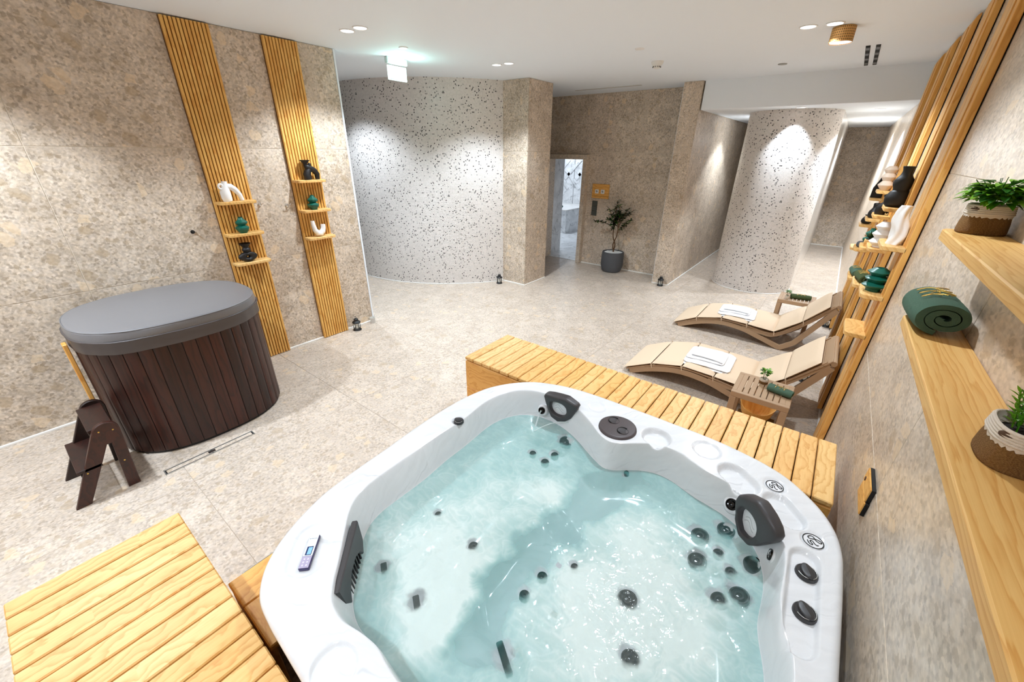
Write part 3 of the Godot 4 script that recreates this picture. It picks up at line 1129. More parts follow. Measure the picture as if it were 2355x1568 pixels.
	for k in 5:
		var bt := MB.new()
		bt.box(c0 + Vector3(0, 0.0082, 0) + ax * (-0.047) + az * (-0.01 + 0.005 * k), Vector3(0.003, 0.0008, 0.003), 0.0002, bs)
		obj("mark", bt, smat(Color(0.55, 0.57, 0.62), 0.3), co)
	# knobs on the rim
	knob(t, Vector3(-1.212, 0.765, -1.143), 0.024, 0.6)
	knob(t, Vector3(0.244, 0.757, -1.276), 0.031, 2.0)
	knob(t, Vector3(0.251, 0.757, -1.124), 0.031, 2.2)
	# round emblems: a ring with two looping strokes
	emblem(t, Vector3(0.106, 0.7695, -1.637), 0.033, 0.75)
	emblem(t, Vector3(0.250, 0.7695, -1.424), 0.033, 0.45)
	# jets above the water
	for j in [[Vector3(-0.992, 0.70, -1.566), Vector3(0.15, 0.45, 1), 0.020], [Vector3(-0.815, 0.68, -1.600), Vector3(-0.8, 0.35, 0.75), 0.020], [Vector3(-0.195, 0.728, -1.578), Vector3(-0.25, 0.6, 1), 0.023], [Vector3(-0.013, 0.708, -1.497), Vector3(-0.4, 0.6, 0.8), 0.024], [Vector3(0.146, 0.70, -1.345), Vector3(-1, 0.1, 0.1), 0.021]]:
		jet(t, j[0], j[1], j[2])
		var coll := MB.new()
		var z0: Vector3 = j[1].normalized()
		var x0 := z0.cross(Vector3.UP).normalized()
		coll.lathe([Vector2(j[2] * 1.7, -0.05), Vector2(j[2] * 1.62, -0.008), Vector2(j[2] * 1.4, 0.0), Vector2(j[2] * 1.0, 0.001)], 28, Transform3D(Basis(x0, z0, x0.cross(z0)), j[0] - z0 * 0.004), 60.0)
		obj("jet_collar", coll, M.acrylic, t)
	# jets under water, some mere slits
	var sunk := [[-0.809, -1.532, 0.034], [-0.797, -1.404, 0.02], [-0.808, -1.331, 0.021], [-0.892, -1.345, 0.018], [-0.986, -0.782, 0.017], [-0.766, -0.764, 0.021], [-0.486, -0.829, 0.019], [-0.497, -0.734, 0.019], [-0.412, -0.934, 0.015], [-0.209, -0.945, 0.034], [-0.128, -0.779, 0.028], [-0.003, -1.457, 0.034], [-0.081, -1.37, 0.034], [-0.058, -1.247, 0.034], [-0.002, -1.33, 0.02], [0.054, -1.276, 0.021], [0.11, -1.342, 0.032], [0.096, -1.2, 0.033], [0.044, -1.141, 0.028], [-0.449, -1.485, 0.012]]
	for q in sunk:
		var y := maxf(tub_y(q[0], q[1]), 0.585)
		jet(t, Vector3(q[0], y + 0.012, q[1]), Vector3((TC.x - q[0]) * 0.5, 1.0, (TC.y - q[1]) * 0.5), q[2])
	var slits := [[-0.966, -0.491, 0.024], [-0.772, -0.483, 0.028], [-0.432, -0.54, 0.05]]
	for q in slits:
		var s := MB.new()
		var y := maxf(tub_y(q[0], q[1]), 0.585)
		s.box(Vector3(q[0], y + 0.01, q[1]), Vector3(q[2] * 2.0, 0.014, 0.022), 0.005, Basis(Vector3.UP, -0.55))
		obj("jet_slit", s, M.black_gloss, t)
	water(sunk + slits)

func headrest(t: Node3D, o: Vector3, ex: Vector3, nrm: Vector3, outl: Array, hc: Vector2, hr: Vector2) -> void:
	var x := ex.normalized()
	var nz := nrm.normalized()
	var y := nz.cross(x).normalized()
	if y.y < 0: y = -y
	var n := 64
	var rows := []
	var m := outl.size()
	for i in n:
		var a := TAU * i / n
		var d := Vector2(cos(a), sin(a))
		# outline radius from the middle of the hole
		var ro := 0.0
		for k in m:
			var p := Vector2(outl[k][0], outl[k][1]) - hc
			var q := Vector2(outl[(k + 1) % m][0], outl[(k + 1) % m][1]) - hc
			var den := d.cross(q - p)
			if absf(den) > 1e-9:
				var tt := p.cross(q - p) / den
				var s := p.cross(d) / den
				if tt > 0 and s >= -0.001 and s <= 1.001:
					ro = maxf(ro, tt)
		var ri: float = 1.0 / pow(pow(absf(d.x) / hr.x, 2.4) + pow(absf(d.y) / hr.y, 2.4), 1.0 / 2.4)
		ri *= 1.0 - 0.25 * maxf(0.0, -d.y)
		ri = minf(ri, ro * 0.72)
		var row := PackedVector3Array()
		for k in 20:
			var b := TAU * k / 20
			var s := 0.5 + 0.5 * signf(cos(b)) * pow(absf(cos(b)), 0.55)
			var r := lerpf(ri, ro, s)
			var th := 0.019 + 0.012 * clampf(d.y, 0.0, 1.0)
			var e := th * signf(sin(b)) * pow(absf(sin(b)), 0.6)
			var pt := hc + d * r
			row.append(o + x * pt.x + y * pt.y + nz * (e + 0.012))
		rows.append(row)
	# keep the outward side outside whichever way the axes turn
	if x.cross(y).dot(nz) > 0.0:
		rows.reverse()
	var mb := MB.new()
	mb.patch(rows, true, true)
	var ho := obj("headrest", mb, M.charcoal, t)
	var pad := MB.new()
	pad.ball(Vector3.ZERO, Vector3(hr.x * 1.15, hr.y * 1.15, 0.008), 24, 8)
	for i in pad.v.size():
		var p := pad.v[i]
		pad.v[i] = o + x * (hc.x + p.x) + y * (hc.y + p.y) + nz * (p.z + 0.001)
		pad.n[i] = x * pad.n[i].x + y * pad.n[i].y + nz * pad.n[i].z
	obj("backing_plate", pad, M.acrylic, ho)
	for k in 2:
		var sw := MB.new()
		var path := []
		for j in 13:
			var f := j / 12.0
			path.append(o + x * (hc.x - 0.026 + 0.05 * f) + y * (hc.y + 0.008 - 0.016 * k + 0.012 * sin(f * 5.0)) + nz * 0.0085)
		sw.tube(path, 0.0014, 5)
		obj("swoosh", sw, smat(Color(0.72, 0.72, 0.72), 0.3), ho)

func knob(t: Node3D, at: Vector3, r: float, turn: float) -> void:
	var k := MB.new()
	k.lathe([Vector2(r * 1.05, 0.0), Vector2(r * 1.05, 0.008), Vector2(r * 0.96, 0.013), Vector2(r * 0.9, 0.012), Vector2(0.0, 0.013)], 32, Transform3D(Basis.IDENTITY, at), 50.0)
	var o := obj("diverter_knob", k, M.grey_plastic, t)
	var h := MB.new()
	var bs := Basis(Vector3.UP, turn)
	var rows := []
	for i in 7:
		var f := i / 6.0
		var row := PackedVector3Array()
		for j in 24:
			var a := -TAU * j / 24
			var sc := sqrt(maxf(0.0, 1.0 - pow(f, 6.0)))
			row.append(at + bs * Vector3(r * 0.92 * cos(a) * lerpf(0.75, 1.0, sc), 0.012 + 0.011 * f, r * 0.6 * sin(a) * sc))
		rows.append(row)
	h.patch(rows, true)
	obj("grip", h, M.grey_plastic, o)
	var rg := MB.new()
	var path := []
	for j in 17:
		var a := 0.4 + 4.2 * j / 16.0
		path.append(at + bs * Vector3(r * 0.86 * cos(a), 0.014, r * 0.86 * sin(a)))
	rg.tube(path, 0.0012, 5)
	obj("chrome_line", rg, M.steel, o)

func emblem(t: Node3D, at: Vector3, r: float, turn: float) -> void:
	var d := MB.new()
	d.lathe([Vector2(r, 0.0), Vector2(r, 0.002), Vector2(0.0, 0.0025)], 36, Transform3D(Basis.IDENTITY, at))
	var o := obj("emblem", d, smat(Color(0.92, 0.92, 0.93), 0.25), t)
	var ring := MB.new()
	var p := []
	for k in 40:
		p.append(at + Vector3(r * 0.93 * cos(TAU * k / 40), 0.003, r * 0.93 * sin(TAU * k / 40)))
	ring.tube(p, r * 0.055, 6, false, true, 0.5)
	obj("emblem_ring", ring, M.black, o)
	# two looping strokes, one above the other
	var bs := Basis(Vector3.UP, -turn)
	for s in [
		[[-0.62, -0.12], [-0.52, -0.42], [-0.30, -0.52], [-0.10, -0.42], [0.10, -0.30], [0.38, -0.30], [0.58, -0.38], [0.50, -0.58], [0.20, -0.56], [-0.05, -0.40], [-0.22, -0.14], [-0.44, 0.02], [-0.62, -0.12]],
		[[0.60, 0.10], [0.48, 0.24], [0.22, 0.20], [0.02, 0.08], [-0.16, 0.14], [-0.12, 0.32], [0.12, 0.40], [0.22, 0.54], [0.02, 0.64], [-0.22, 0.52], [-0.38, 0.36]],
	]:
		var cv := Curve3D.new()
		for i in s.size():
			var a: Array = s[maxi(i - 1, 0)]
			var b: Array = s[mini(i + 1, s.size() - 1)]
			var tg := Vector3(b[0] - a[0], 0, b[1] - a[1]) * r * 0.17
			cv.add_point(Vector3(s[i][0] * r, 0.0032, s[i][1] * r), -tg, tg)
		cv.bake_interval = r * 0.06
		var path := []
		for q in cv.get_baked_points():
			path.append(at + bs * q)
		var st := MB.new()
		st.tube(path, r * 0.058, 6, true, false, 0.5)
		obj("emblem_stroke", st, M.black, o)

func jet(t: Node3D, at: Vector3, dir: Vector3, r: float) -> void:
	var y := dir.normalized()
	var x := y.cross(Vector3.RIGHT if absf(y.x) < 0.8 else Vector3.BACK).normalized()
	var xf := Transform3D(Basis(x, y, x.cross(y)), at)
	var m := MB.new()
	m.lathe([Vector2(r, -0.014), Vector2(r, 0.001), Vector2(r * 0.93, 0.004), Vector2(r * 0.8, 0.004), Vector2(r * 0.72, -0.001), Vector2(r * 0.5, -0.003), Vector2(r * 0.48, 0.002), Vector2(r * 0.3, 0.002), Vector2(r * 0.26, -0.005), Vector2(0.0, -0.006)], 26, xf, 30.0)
	obj("jet", m, M.black_gloss, t)

func water(clear: Array) -> void:
	# churned water: clear teal where it is calm, white with bubbles where the jets blow
	var w := 640
	var x0 := TC.x - 1.0
	var z0 := TC.y - 0.9
	var size := 1.9
	var f := FastNoiseLite.new()
	f.seed = 5
	f.noise_type = FastNoiseLite.TYPE_SIMPLEX_SMOOTH
	f.frequency = 1.0
	f.fractal_type = FastNoiseLite.FRACTAL_FBM
	f.fractal_octaves = 3
	var g := FastNoiseLite.new()
	g.seed = 15
	g.noise_type = FastNoiseLite.TYPE_SIMPLEX_SMOOTH
	g.frequency = 1.0
	g.fractal_type = FastNoiseLite.FRACTAL_RIDGED
	g.fractal_octaves = 3
	# calm channel (teal) and the bubbling places (x, z, radius, strength)
	var calm := [Vector2(-0.46, -1.45), Vector2(-0.50, -1.15), Vector2(-0.55, -0.95), Vector2(-0.57, -0.79), Vector2(-0.56, -0.65), Vector2(-0.52, -0.53)]
	var foam := [Vector4(-0.82, -1.0, 0.30, 0.42), Vector4(-0.95, -0.62, 0.26, 0.55), Vector4(-0.70, -0.62, 0.16, 0.5), Vector4(-0.66, -1.15, 0.10, 0.5), Vector4(-0.24, -0.95, 0.26, 0.62), Vector4(-0.22, -1.22, 0.17, 0.5), Vector4(-0.25, -0.68, 0.25, 0.5), Vector4(0.02, -0.95, 0.2, 0.4), Vector4(-0.66, -0.45, 0.14, 0.7), Vector4(0.03, -1.3, 0.12, 0.25), Vector4(-0.98, -1.52, 0.16, 0.25)]
	# over a jet the outflow keeps the water clear
	var open_w := PackedFloat32Array()
	open_w.resize(w * w)
	for q in clear:
		var rr: float = minf(q[2], 0.036) * 1.12
		var cx: float = q[0] * 0.985 - 0.006
		var cz: float = q[1] * 0.985
		var ext := int(2.2 * rr / size * w)
		var ci := int((cx - x0) / size * w)
		var cj := int((cz - z0) / size * w)
		for j in range(maxi(cj - ext, 0), mini(cj + ext + 1, w)):
			for i in range(maxi(ci - ext, 0), mini(ci + ext + 1, w)):
				var p := Vector2(x0 + size * i / w, z0 + size * j / w)
				var d := p.distance_to(Vector2(cx, cz)) / rr + f.get_noise_2d(p.x * 14.0, p.y * 14.0) * 0.5
				open_w[j * w + i] = maxf(open_w[j * w + i], 1.0 - smoothstep(0.6, 1.35, d))
	var px := PackedByteArray()
	px.resize(w * w * 4)
	for j in w:
		var z := z0 + size * j / w
		for i in w:
			var x := x0 + size * i / w
			var p := Vector2(x, z)
			var wob := f.get_noise_2d(x * 5.0, z * 5.0)
			var k := 0.30 + wob * 0.22
			for b in foam:
				var d: float = (Vector2(b.x, b.y) - p).length_squared() / (b.z * b.z)
				if d < 4.0:
					k += b.w * exp(-d * 1.2)
			var dc := 9.0
			for s in calm.size() - 1:
				dc = minf(dc, Geometry2D.get_closest_point_to_segment(p, calm[s], calm[s + 1]).distance_to(p))
			k -= 0.75 * (1.0 - smoothstep(0.03, 0.12, dc + wob * 0.05))
			var rid := g.get_noise_2d(x * 16.0 + wob * 2.0, z * 16.0)
			k += maxf(0.0, rid) * 0.16 * clampf(k * 1.6, 0.0, 1.0)
			k = clampf(k, 0.0, 1.0)
			var cl: float = open_w[j * w + i]
			var o := (j * w + i) * 4
			px[o] = int(lerpf(118.0, 222.0, k))
			px[o + 1] = int(lerpf(188.0, 236.0, k))
			px[o + 2] = int(lerpf(184.0, 231.0, k))
			px[o + 3] = int(lerpf(lerpf(100.0, 195.0, k), 26.0, cl))
	var m := smat(Color(1, 1, 1), 0.06)
	m.albedo_texture = tex(px, w, w, Image.FORMAT_RGBA8)
	m.transparency = BaseMaterial3D.TRANSPARENCY_ALPHA
	m.texture_repeat = false
	m.metallic_specular = 0.45
	# surface with ripples
	var mb := MB.new()
	var n := 300
	var rows := []
	for k in 66:
		var row := PackedVector3Array()
		for i in n:
			var a := -TAU * i / n
			var r := around(r_wat, a) + 0.004
			var p := TC + Vector2(cos(a), sin(a)) * (r * (1.0 - k / 66.0))
			var q := Vector2(p.x, p.y)
			var fade := smoothstep(0.0, 0.06, r * k / 66.0)
			var y := 0.632 + fade * (0.0032 * f.get_noise_2d(q.x * 9.0, q.y * 9.0) + 0.0022 * f.get_noise_2d(q.x * 26.0, q.y * 26.0 + 7.0))
			row.append(Vector3(p.x, y, p.y))
		rows.append(row)
	mb.patch(rows, true)
	for i in mb.v.size():
		mb.uv[i] = Vector2((mb.v[i].x - x0) / size, (mb.v[i].z - z0) / size)
	var nt := noise_bytes(FastNoiseLite.TYPE_SIMPLEX_SMOOTH, 0.035, 61, 512, 512, 4, 0, 12.0)
	m.heightmap_enabled = true
	m.heightmap_texture = tex(nt, 512, 512, Image.FORMAT_L8)
	m.heightmap_scale = 0.55
	tag(obj("water", mb, m), "bubbling pale aqua water filling the whirlpool tub", "water")
	# thin streams from the small jets
	var sm := smat(Color(0.93, 0.97, 0.97, 0.4), 0.3)
	sm.transparency = BaseMaterial3D.TRANSPARENCY_ALPHA
	var st := [[Vector3(-0.992, 0.70, -1.56), Vector3(-0.99, 0.705, -1.54), Vector3(-0.985, 0.632, -1.50), 0.0045, "short clear water stream falling from the jet left of the left headrest"], [Vector3(-0.83, 0.68, -1.59), Vector3(-0.90, 0.70, -1.53), Vector3(-0.97, 0.632, -1.46), 0.0022, "fine water stream from the jet right of the left headrest"]]
	for s in st:
		var path := []
		for k in 13:
			var u := k / 12.0
			path.append(s[0].lerp(s[1], u).lerp(s[1].lerp(s[2], u), u))
		var b := MB.new()
		b.tube(path, s[3], 8)
		tag(obj("water_stream", b, sm), s[4], "water")

# ---------------------------------------------------------------- pine benches round the tub
func wood_mat() -> StandardMaterial3D:
	return M["pine%d" % (rng.randi() % 4)]

func plank(root: Node3D, called: String, c: Vector3, size: Vector3, mat: Material = null, bev := 0.004, us := 0.9) -> MeshInstance3D:
	var b := MB.new()
	b.box(c, size, bev, Basis.IDENTITY, us, Vector2(rng.randf(), rng.randf()))
	return obj(called, b, mat if mat else wood_mat(), root)

func benches() -> void:
	rng.seed = 12
	for k in 2:
		var z0: float = [-2.283, -0.100][k]
		var z1: float = [-1.795, 0.362][k]
		var x0: float = [-1.805, -1.760][k]
		var x1 := 0.326
		var zc := (z0 + z1) * 0.5
		var t := thing("pine_bench", ["long pine bench of short planks at the far end of the whirlpool", "pine deck bench of planks at the near end of the whirlpool"][k], "bench", Vector3.ZERO, 0.0, "")
		var n := 27
		var pitch := (x1 - x0) / n
		for i in n:
			if k == 1 and x0 + pitch * i > 0.33: continue
			plank(t, "plank", Vector3(x0 + pitch * (i + 0.5), 0.668 + rng.randf_range(-0.0008, 0.0008), zc), Vector3(pitch - 0.0052, 0.024, z1 - z0))
		# panels under the planks
		for s in [[z0 + 0.012, "back_panel"], [z1 - 0.012, "front_panel"]]:
			for j in 3:
				plank(t, s[1], Vector3((x0 + x1) * 0.5, 0.108 + 0.216 * j, s[0]), Vector3(x1 - x0 - 0.03, 0.2155, 0.02), M.gold_pine)
		for s in [x0 + 0.012, x1 - 0.012]:
			for j in 3:
				plank(t, "end_panel", Vector3(s, 0.108 + 0.216 * j, zc), Vector3(0.02, 0.2155, z1 - z0 - 0.004), M.gold_pine)
	# low boxed side left of the tub, between the two benches
	var t := thing("pine_box", "low pine boxing with a plank top left of the whirlpool rim", "boxing")
	plank(t, "top_plank", Vector3(-1.379, 0.488, -0.95), Vector3(0.142, 0.024, 1.66), M.gold_pine)
	plank(t, "top_plank", Vector3(-1.20, 0.488, -0.21), Vector3(0.212, 0.024, 0.18), M.gold_pine)
	plank(t, "side_panel", Vector3(-1.438, 0.238, -0.95), Vector3(0.02, 0.474, 1.655), M.gold_pine)
	plank(t, "end_panel", Vector3(-1.27, 0.238, -0.132), Vector3(0.30, 0.474, 0.02), M.gold_pine)

# ---------------------------------------------------------------- vases
func revolve(t: Node3D, called: String, prof: Array, mat: Material, at := Vector3.ZERO, segs := 36, facets := 0, squash := 1.0) -> MeshInstance3D:
	# smooth profile through the given (radius, height) points
	var cv := Curve2D.new()
	for i in prof.size():
		var a: Vector2 = prof[maxi(i - 1, 0)]
		var b: Vector2 = prof[mini(i + 1, prof.size() - 1)]
		var tg := (b - a) * 0.17
		cv.add_point(prof[i], -tg, tg)
	cv.bake_interval = 0.004
	var pts := Array(cv.get_baked_points())
	var m := MB.new()
	m.lathe(pts, segs, Transform3D(Basis.from_scale(Vector3(1, 1, squash)), at), 70.0)
	return obj(called, m, mat, t)

func tiers(t: Node3D, mat: Material, prof: Array, sides: int, twist: float, jitter: float) -> void:
	# a stack of crisp-edged tiers, faceted and slightly crooked
	var m := MB.new()
	var rows := []
	for i in prof.size():
		var row := PackedVector3Array()
		for k in 48:
			var a := -TAU * k / 48
			var r: float = prof[i].x * (1.0 + jitter * cos(a * sides + twist * i))
			row.append(Vector3(r * cos(a) + 0.15 * jitter * prof[i].y * sin(i * 1.3), prof[i].y, r * sin(a)))
		rows.append(row)
	# each tier is its own smooth band so that the edges stay crisp
	for i in rows.size() - 1:
		m.patch([rows[i], rows[i + 1]], true)
	m.face(Array(rows[0]), Vector3.DOWN)
	obj("body", m, mat, t)
	var top: Vector2 = prof[-1]
	var n := MB.new()
	n.lathe([Vector2(top.x, top.y - 0.001), Vector2(top.x * 0.7, top.y - 0.001), Vector2(top.x * 0.6, top.y - 0.03), Vector2(0.0, top.y - 0.03)], 24)
	obj("mouth", n, mat, t)

func vase_tier2(at: Vector3, label: String, turn: float) -> Node3D:
	var t := thing("vase", label, "vase", at, turn)
	tiers(t, M.ceramic_green, [Vector2(0.030, 0.0), Vector2(0.034, 0.008), Vector2(0.052, 0.035), Vector2(0.056, 0.05), Vector2(0.028, 0.068), Vector2(0.045, 0.085), Vector2(0.048, 0.098), Vector2(0.026, 0.118), Vector2(0.018, 0.132), Vector2(0.017, 0.14)], 5, 0.5, 0.06)
	return t

func left_side() -> void:
	rng.seed = 33
	# ---- slat panels with three shelves each
	for k in 2:
		var z0: float = [-1.308, -2.022][k]       # near side
		var z1: float = [-1.630, -2.332][k]
		var ys: Array = [[1.575, 1.297, 1.035], [1.722, 1.438, 1.165]][k]
		var t := thing("slat_panel", ["wide left pine slat panel from floor to ceiling beside the soaking tub", "narrower right pine slat panel from floor to ceiling near the wall end"][k], "slat panel", Vector3(-4.36, 0, z0))
		var w := z0 - z1
		var b := MB.new()
		b.box(Vector3(0.006, 1.447, -w * 0.5), Vector3(0.01, 2.885, w), 0.001)
		obj("backing", b, M.slat_back, t)
		var n: int = [12, 11][k]
		for i in n:
			var s := MB.new()
			s.box(Vector3(0.024, 1.447, -(i + 0.5) * w / n), Vector3(0.028, 2.885, w / n - 0.0075), 0.0025, Basis.IDENTITY, 0.33, Vector2(rng.randf(), rng.randf()))
			obj("slat", s, M.slat_pine, t)
		for y in ys:
			var sh := MB.new()
			var ln := w - 0.015
			var poly := PackedVector2Array([Vector2(0.036, 0.0)])
			for q in 7:
				var a := -PI / 2 + PI / 2 * q / 6
				poly.append(Vector2(0.118 + 0.04 * cos(a), 0.04 + 0.04 * sin(a)))
			for q in 7:
				var a := PI / 2 * q / 6
				poly.append(Vector2(0.118 + 0.04 * cos(a), ln - 0.04 + 0.04 * sin(a)))
			poly.append(Vector2(0.036, ln))
			sh.prism(poly, Transform3D(Basis(Vector3.RIGHT, Vector3.FORWARD, Vector3.UP), Vector3(0, y - 0.024 - 0.0, -0.0075)), 0.024, 0.003)
			obj("shelf", sh, M["pine%d" % (rng.randi() % 4)], t)
	# repair lath across two slats
	# ---- vases on the left panel
	var X := -4.26
	# white figure vase: leaning bottle with an arched leg and a ring ear
	var v := thing("vase", "white sculptural vase with an arched leg and ring handle on the left slat panel", "vase", Vector3(X, 1.575, -1.45))
	var tb := MB.new()
	tb.tube([Vector3(0, 0.002, 0.045), Vector3(0, 0.03, 0.05), Vector3(0, 0.075, 0.052), Vector3(0, 0.115, 0.045), Vector3(0, 0.15, 0.04), Vector3(0, 0.165, 0.04)], [0.034, 0.04, 0.04, 0.03, 0.021, 0.023], 20)
	obj("body", tb, M.ceramic_white, v)
	var lg := MB.new()
	lg.tube([Vector3(0, 0.003, -0.068), Vector3(0, 0.05, -0.058), Vector3(0, 0.095, -0.03), Vector3(0, 0.12, 0.0), Vector3(0, 0.125, 0.03)], [0.017, 0.019, 0.024, 0.026, 0.024], 16)
	obj("arched_leg", lg, M.ceramic_white, v)
	var er := MB.new()
	var rp := []
	for k in 20:
		rp.append(Vector3(0.012, 0.125 + 0.02 * sin(TAU * k / 20), 0.078 + 0.016 * cos(TAU * k / 20)))
	er.tube(rp, 0.009, 10, false, true)
	obj("ring_handle", er, M.ceramic_white, v)
	vase_tier2(Vector3(X, 1.297, -1.46), "small green pointed vase of two crooked tiers on the left slat panel", 0.4)
	# black vase: cup on a bulb on a pierced bowl
	v = thing("vase", "black vase with a cup neck and pierced bowl body on the left slat panel", "vase", Vector3(X, 1.035, -1.44))
	pierced_bowl(v, M.ceramic_black)
	revolve(v, "neck", [Vector2(0.022, 0.085), Vector2(0.033, 0.1), Vector2(0.035, 0.115), Vector2(0.025, 0.13), Vector2(0.028, 0.14), Vector2(0.046, 0.162), Vector2(0.049, 0.168), Vector2(0.045, 0.167), Vector2(0.02, 0.148), Vector2(0.0, 0.146)], M.ceramic_black)
	# ---- vases on the right panel
	v = thing("vase", "black sculptural vase of two arching legs and a flared cup on the right slat panel", "vase", Vector3(X, 1.722, -2.19))
	for s in [[[Vector3(0, 0.004, 0.03), Vector3(0, 0.05, 0.035), Vector3(0, 0.09, 0.015), Vector3(0, 0.115, -0.01)], [0.036, 0.036, 0.03, 0.024], "body"], [[Vector3(0, 0.003, -0.065), Vector3(0, 0.05, -0.068), Vector3(0, 0.085, -0.045), Vector3(0, 0.105, -0.01), Vector3(0, 0.12, 0.025), Vector3(0, 0.135, 0.03)], [0.022, 0.026, 0.027, 0.028, 0.032, 0.022], "arched_leg"]]:
		var q := MB.new()
		q.tube(s[0], s[1], 18)
		obj(s[2], q, M.ceramic_black, v)
	revolve(v, "cup", [Vector2(0.018, 0.125), Vector2(0.02, 0.15), Vector2(0.04, 0.172), Vector2(0.047, 0.18), Vector2(0.042, 0.18), Vector2(0.0, 0.165)], M.ceramic_black, Vector3(0, 0, 0.035))
	var ob := MB.new()
	ob.ball(Vector3(0.012, 0.142, 0.0), Vector3(0.016, 0.016, 0.016), 12, 8)
	obj("ball", ob, M.ceramic_black, v)
	vase_tier2(Vector3(X, 1.438, -2.16), "small green two tier vase on the right slat panel", 1.5)
	v = thing("vase", "white U shaped tube vase with one taller arm on the right slat panel", "vase", Vector3(X, 1.165, -2.17))
	var up := MB.new()
	up.tube([Vector3(0, 0.165, 0.055), Vector3(0, 0.12, 0.052), Vector3(0, 0.07, 0.043), Vector3(0, 0.035, 0.018), Vector3(0, 0.03, -0.012), Vector3(0, 0.055, -0.04), Vector3(0, 0.085, -0.048), Vector3(0, 0.118, -0.05)], [0.019, 0.021, 0.024, 0.03, 0.031, 0.027, 0.025, 0.024], 20)
	obj("body", up, M.ceramic_white, v)
	# ---- wall hooks and a pipe stub
	for h in [[Vector3(-4.355, 1.342, -1.10), "short black pipe stub on the left wall above the soaking tub", true], [Vector3(-4.355, 1.519, -1.69), "small chrome robe hook just right of the left slat panel", false], [Vector3(-4.355, 1.489, -1.94), "small chrome robe hook just left of the right slat panel", false]]:
		var t := thing("wall_hook", h[1], "hook", h[0])
		var m := MB.new()
		m.lathe([Vector2(0.016, 0.0), Vector2(0.016, 0.004), Vector2(0.007, 0.006), Vector2(0.006, 0.03), Vector2(0.0, 0.031)], 18, Transform3D(Basis(Vector3.UP, Vector3.RIGHT, Vector3.FORWARD), Vector3.ZERO))
		obj("rose", m, M.black if h[2] else M.chrome, t)
		if not h[2]:
			for s in [-1.0, 1.0]:
				var a := MB.new()
				a.tube([Vector3(0.02, 0, 0), Vector3(0.032, 0.005, s * 0.012), Vector3(0.036, 0.022, s * 0.026)], [0.004, 0.004, 0.003], 8)
				obj("prong", a, M.chrome, t)
	# ---- oval soaking tub of dark staves
	var bt := thing("soaking_tub", "dark brown oval wooden soaking tub of upright staves by the left wall", "soaking tub", Vector3(-3.77, 0, -0.645))
	var ns := 44
	var ctr := []
	for i in ns * 8:
		var a := TAU * i / (ns * 8.0)
		ctr.append(oval_pt(a, 0.50, 0.545))
	var acc := [0.0]
	for i in ctr.size():
		acc.append(acc[i] + ctr[i].distance_to(ctr[(i + 1) % ctr.size()]))
	var total: float = acc[-1]
	var at_len := func(l: float) -> Vector2:
		l = fposmod(l, total)
		var i := acc.bsearch(l) - 1
		i = clampi(i, 0, ctr.size() - 1)
		return ctr[i].lerp(ctr[(i + 1) % ctr.size()], (l - acc[i]) / maxf(1e-6, acc[i + 1] - acc[i]))
	for i in ns:
		var l0 := total * i / ns + 0.002
		var l1 := total * (i + 1) / ns - 0.002
		var rows := []
		var s := MB.new()
		var u0 := rng.randf()
		var v0 := rng.randf()
		var pr := [[-0.012, 0.02], [-0.003, 0.02], [0.0, 0.024], [0.0, 0.846], [-0.012, 0.85]]
		for q in pr:
			var row := PackedVector3Array()
			for j in 7:
				var c: Vector2 = at_len.call(lerpf(l0, l1, j / 6.0))
				var e: Vector2 = (at_len.call(lerpf(l0, l1, j / 6.0) + 0.01) - at_len.call(lerpf(l0, l1, j / 6.0) - 0.01)).normalized()
				var nn := Vector2(e.y, -e.x)
				var inn: float = q[0] - (0.004 if (j == 0 or j == 6) else 0.0)
				row.append(Vector3(c.x + nn.x * inn, q[1], c.y + nn.y * inn))
			row.reverse()
			rows.append(row)
		s.patch(rows, false, false, 0.09, 0.85)
		for q in s.uv.size():
			s.uv[q] += Vector2(u0, v0)
		obj("stave", s, M["dark%d" % [0, 0, 1, 0, 3, 1][rng.randi() % 6]], bt)
	var core := MB.new()
	var cr := []
	for y in [0.0, 0.85]:
		var row := PackedVector3Array()
		for i in 72:
			var p := oval_pt(-TAU * i / 72, 0.488, 0.533)
			row.append(Vector3(p.x, y, p.y))
		cr.append(row)
	core.patch(cr, true)
	obj("core", core, M.black, bt)
	# its padded cover
	var cv := thing("tub_cover", "grey padded vinyl cover with a skirt lying on the oval soaking tub", "cover", Vector3(-3.77, 0.81, -0.645))
	var top := MB.new()
	var tr := []
	for q in [[0.506, 0.551, 0.078], [0.512, 0.557, 0.090], [0.505, 0.550, 0.132], [0.500, 0.545, 0.142], [0.485, 0.53, 0.148], [0.35, 0.39, 0.153], [0.15, 0.18, 0.156], [0.001, 0.001, 0.157]]:
		var row := PackedVector3Array()
		for i in 96:
			var a := -TAU * i / 96
			var p := oval_pt(a, q[0] + 0.002 * sin(a * 9.0), q[1] + 0.002 * sin(a * 7.0))
			row.append(Vector3(p.x, q[2] + (0.003 * sin(a * 5.0) if q[2] < 0.1 else 0.0), p.y))
		tr.append(row)
	top.patch(tr, true)
	obj("pad", top, M.vinyl, cv)
	var skr := MB.new()
	var sr := []
	for q in [[0.497, 0.0], [0.503, -0.002], [0.514, 0.0], [0.512, 0.04], [0.516, 0.078], [0.52, 0.083], [0.514, 0.088], [0.50, 0.086]]:
		var row := PackedVector3Array()
		for i in 96:
			var a := -TAU * i / 96
			var w := 0.0025 * sin(a * 11.0 + 1.0) + 0.0015 * sin(a * 29.0)
			var p := oval_pt(a, q[0] + w, q[0] + 0.045 + w)
			row.append(Vector3(p.x, q[1] + 0.002 * sin(a * 6.0), p.y))
		sr.append(row)
	skr.patch(sr, true)
	obj("skirt", skr, M.vinyl_skirt, cv)
	var wl := MB.new()
	var wp := []
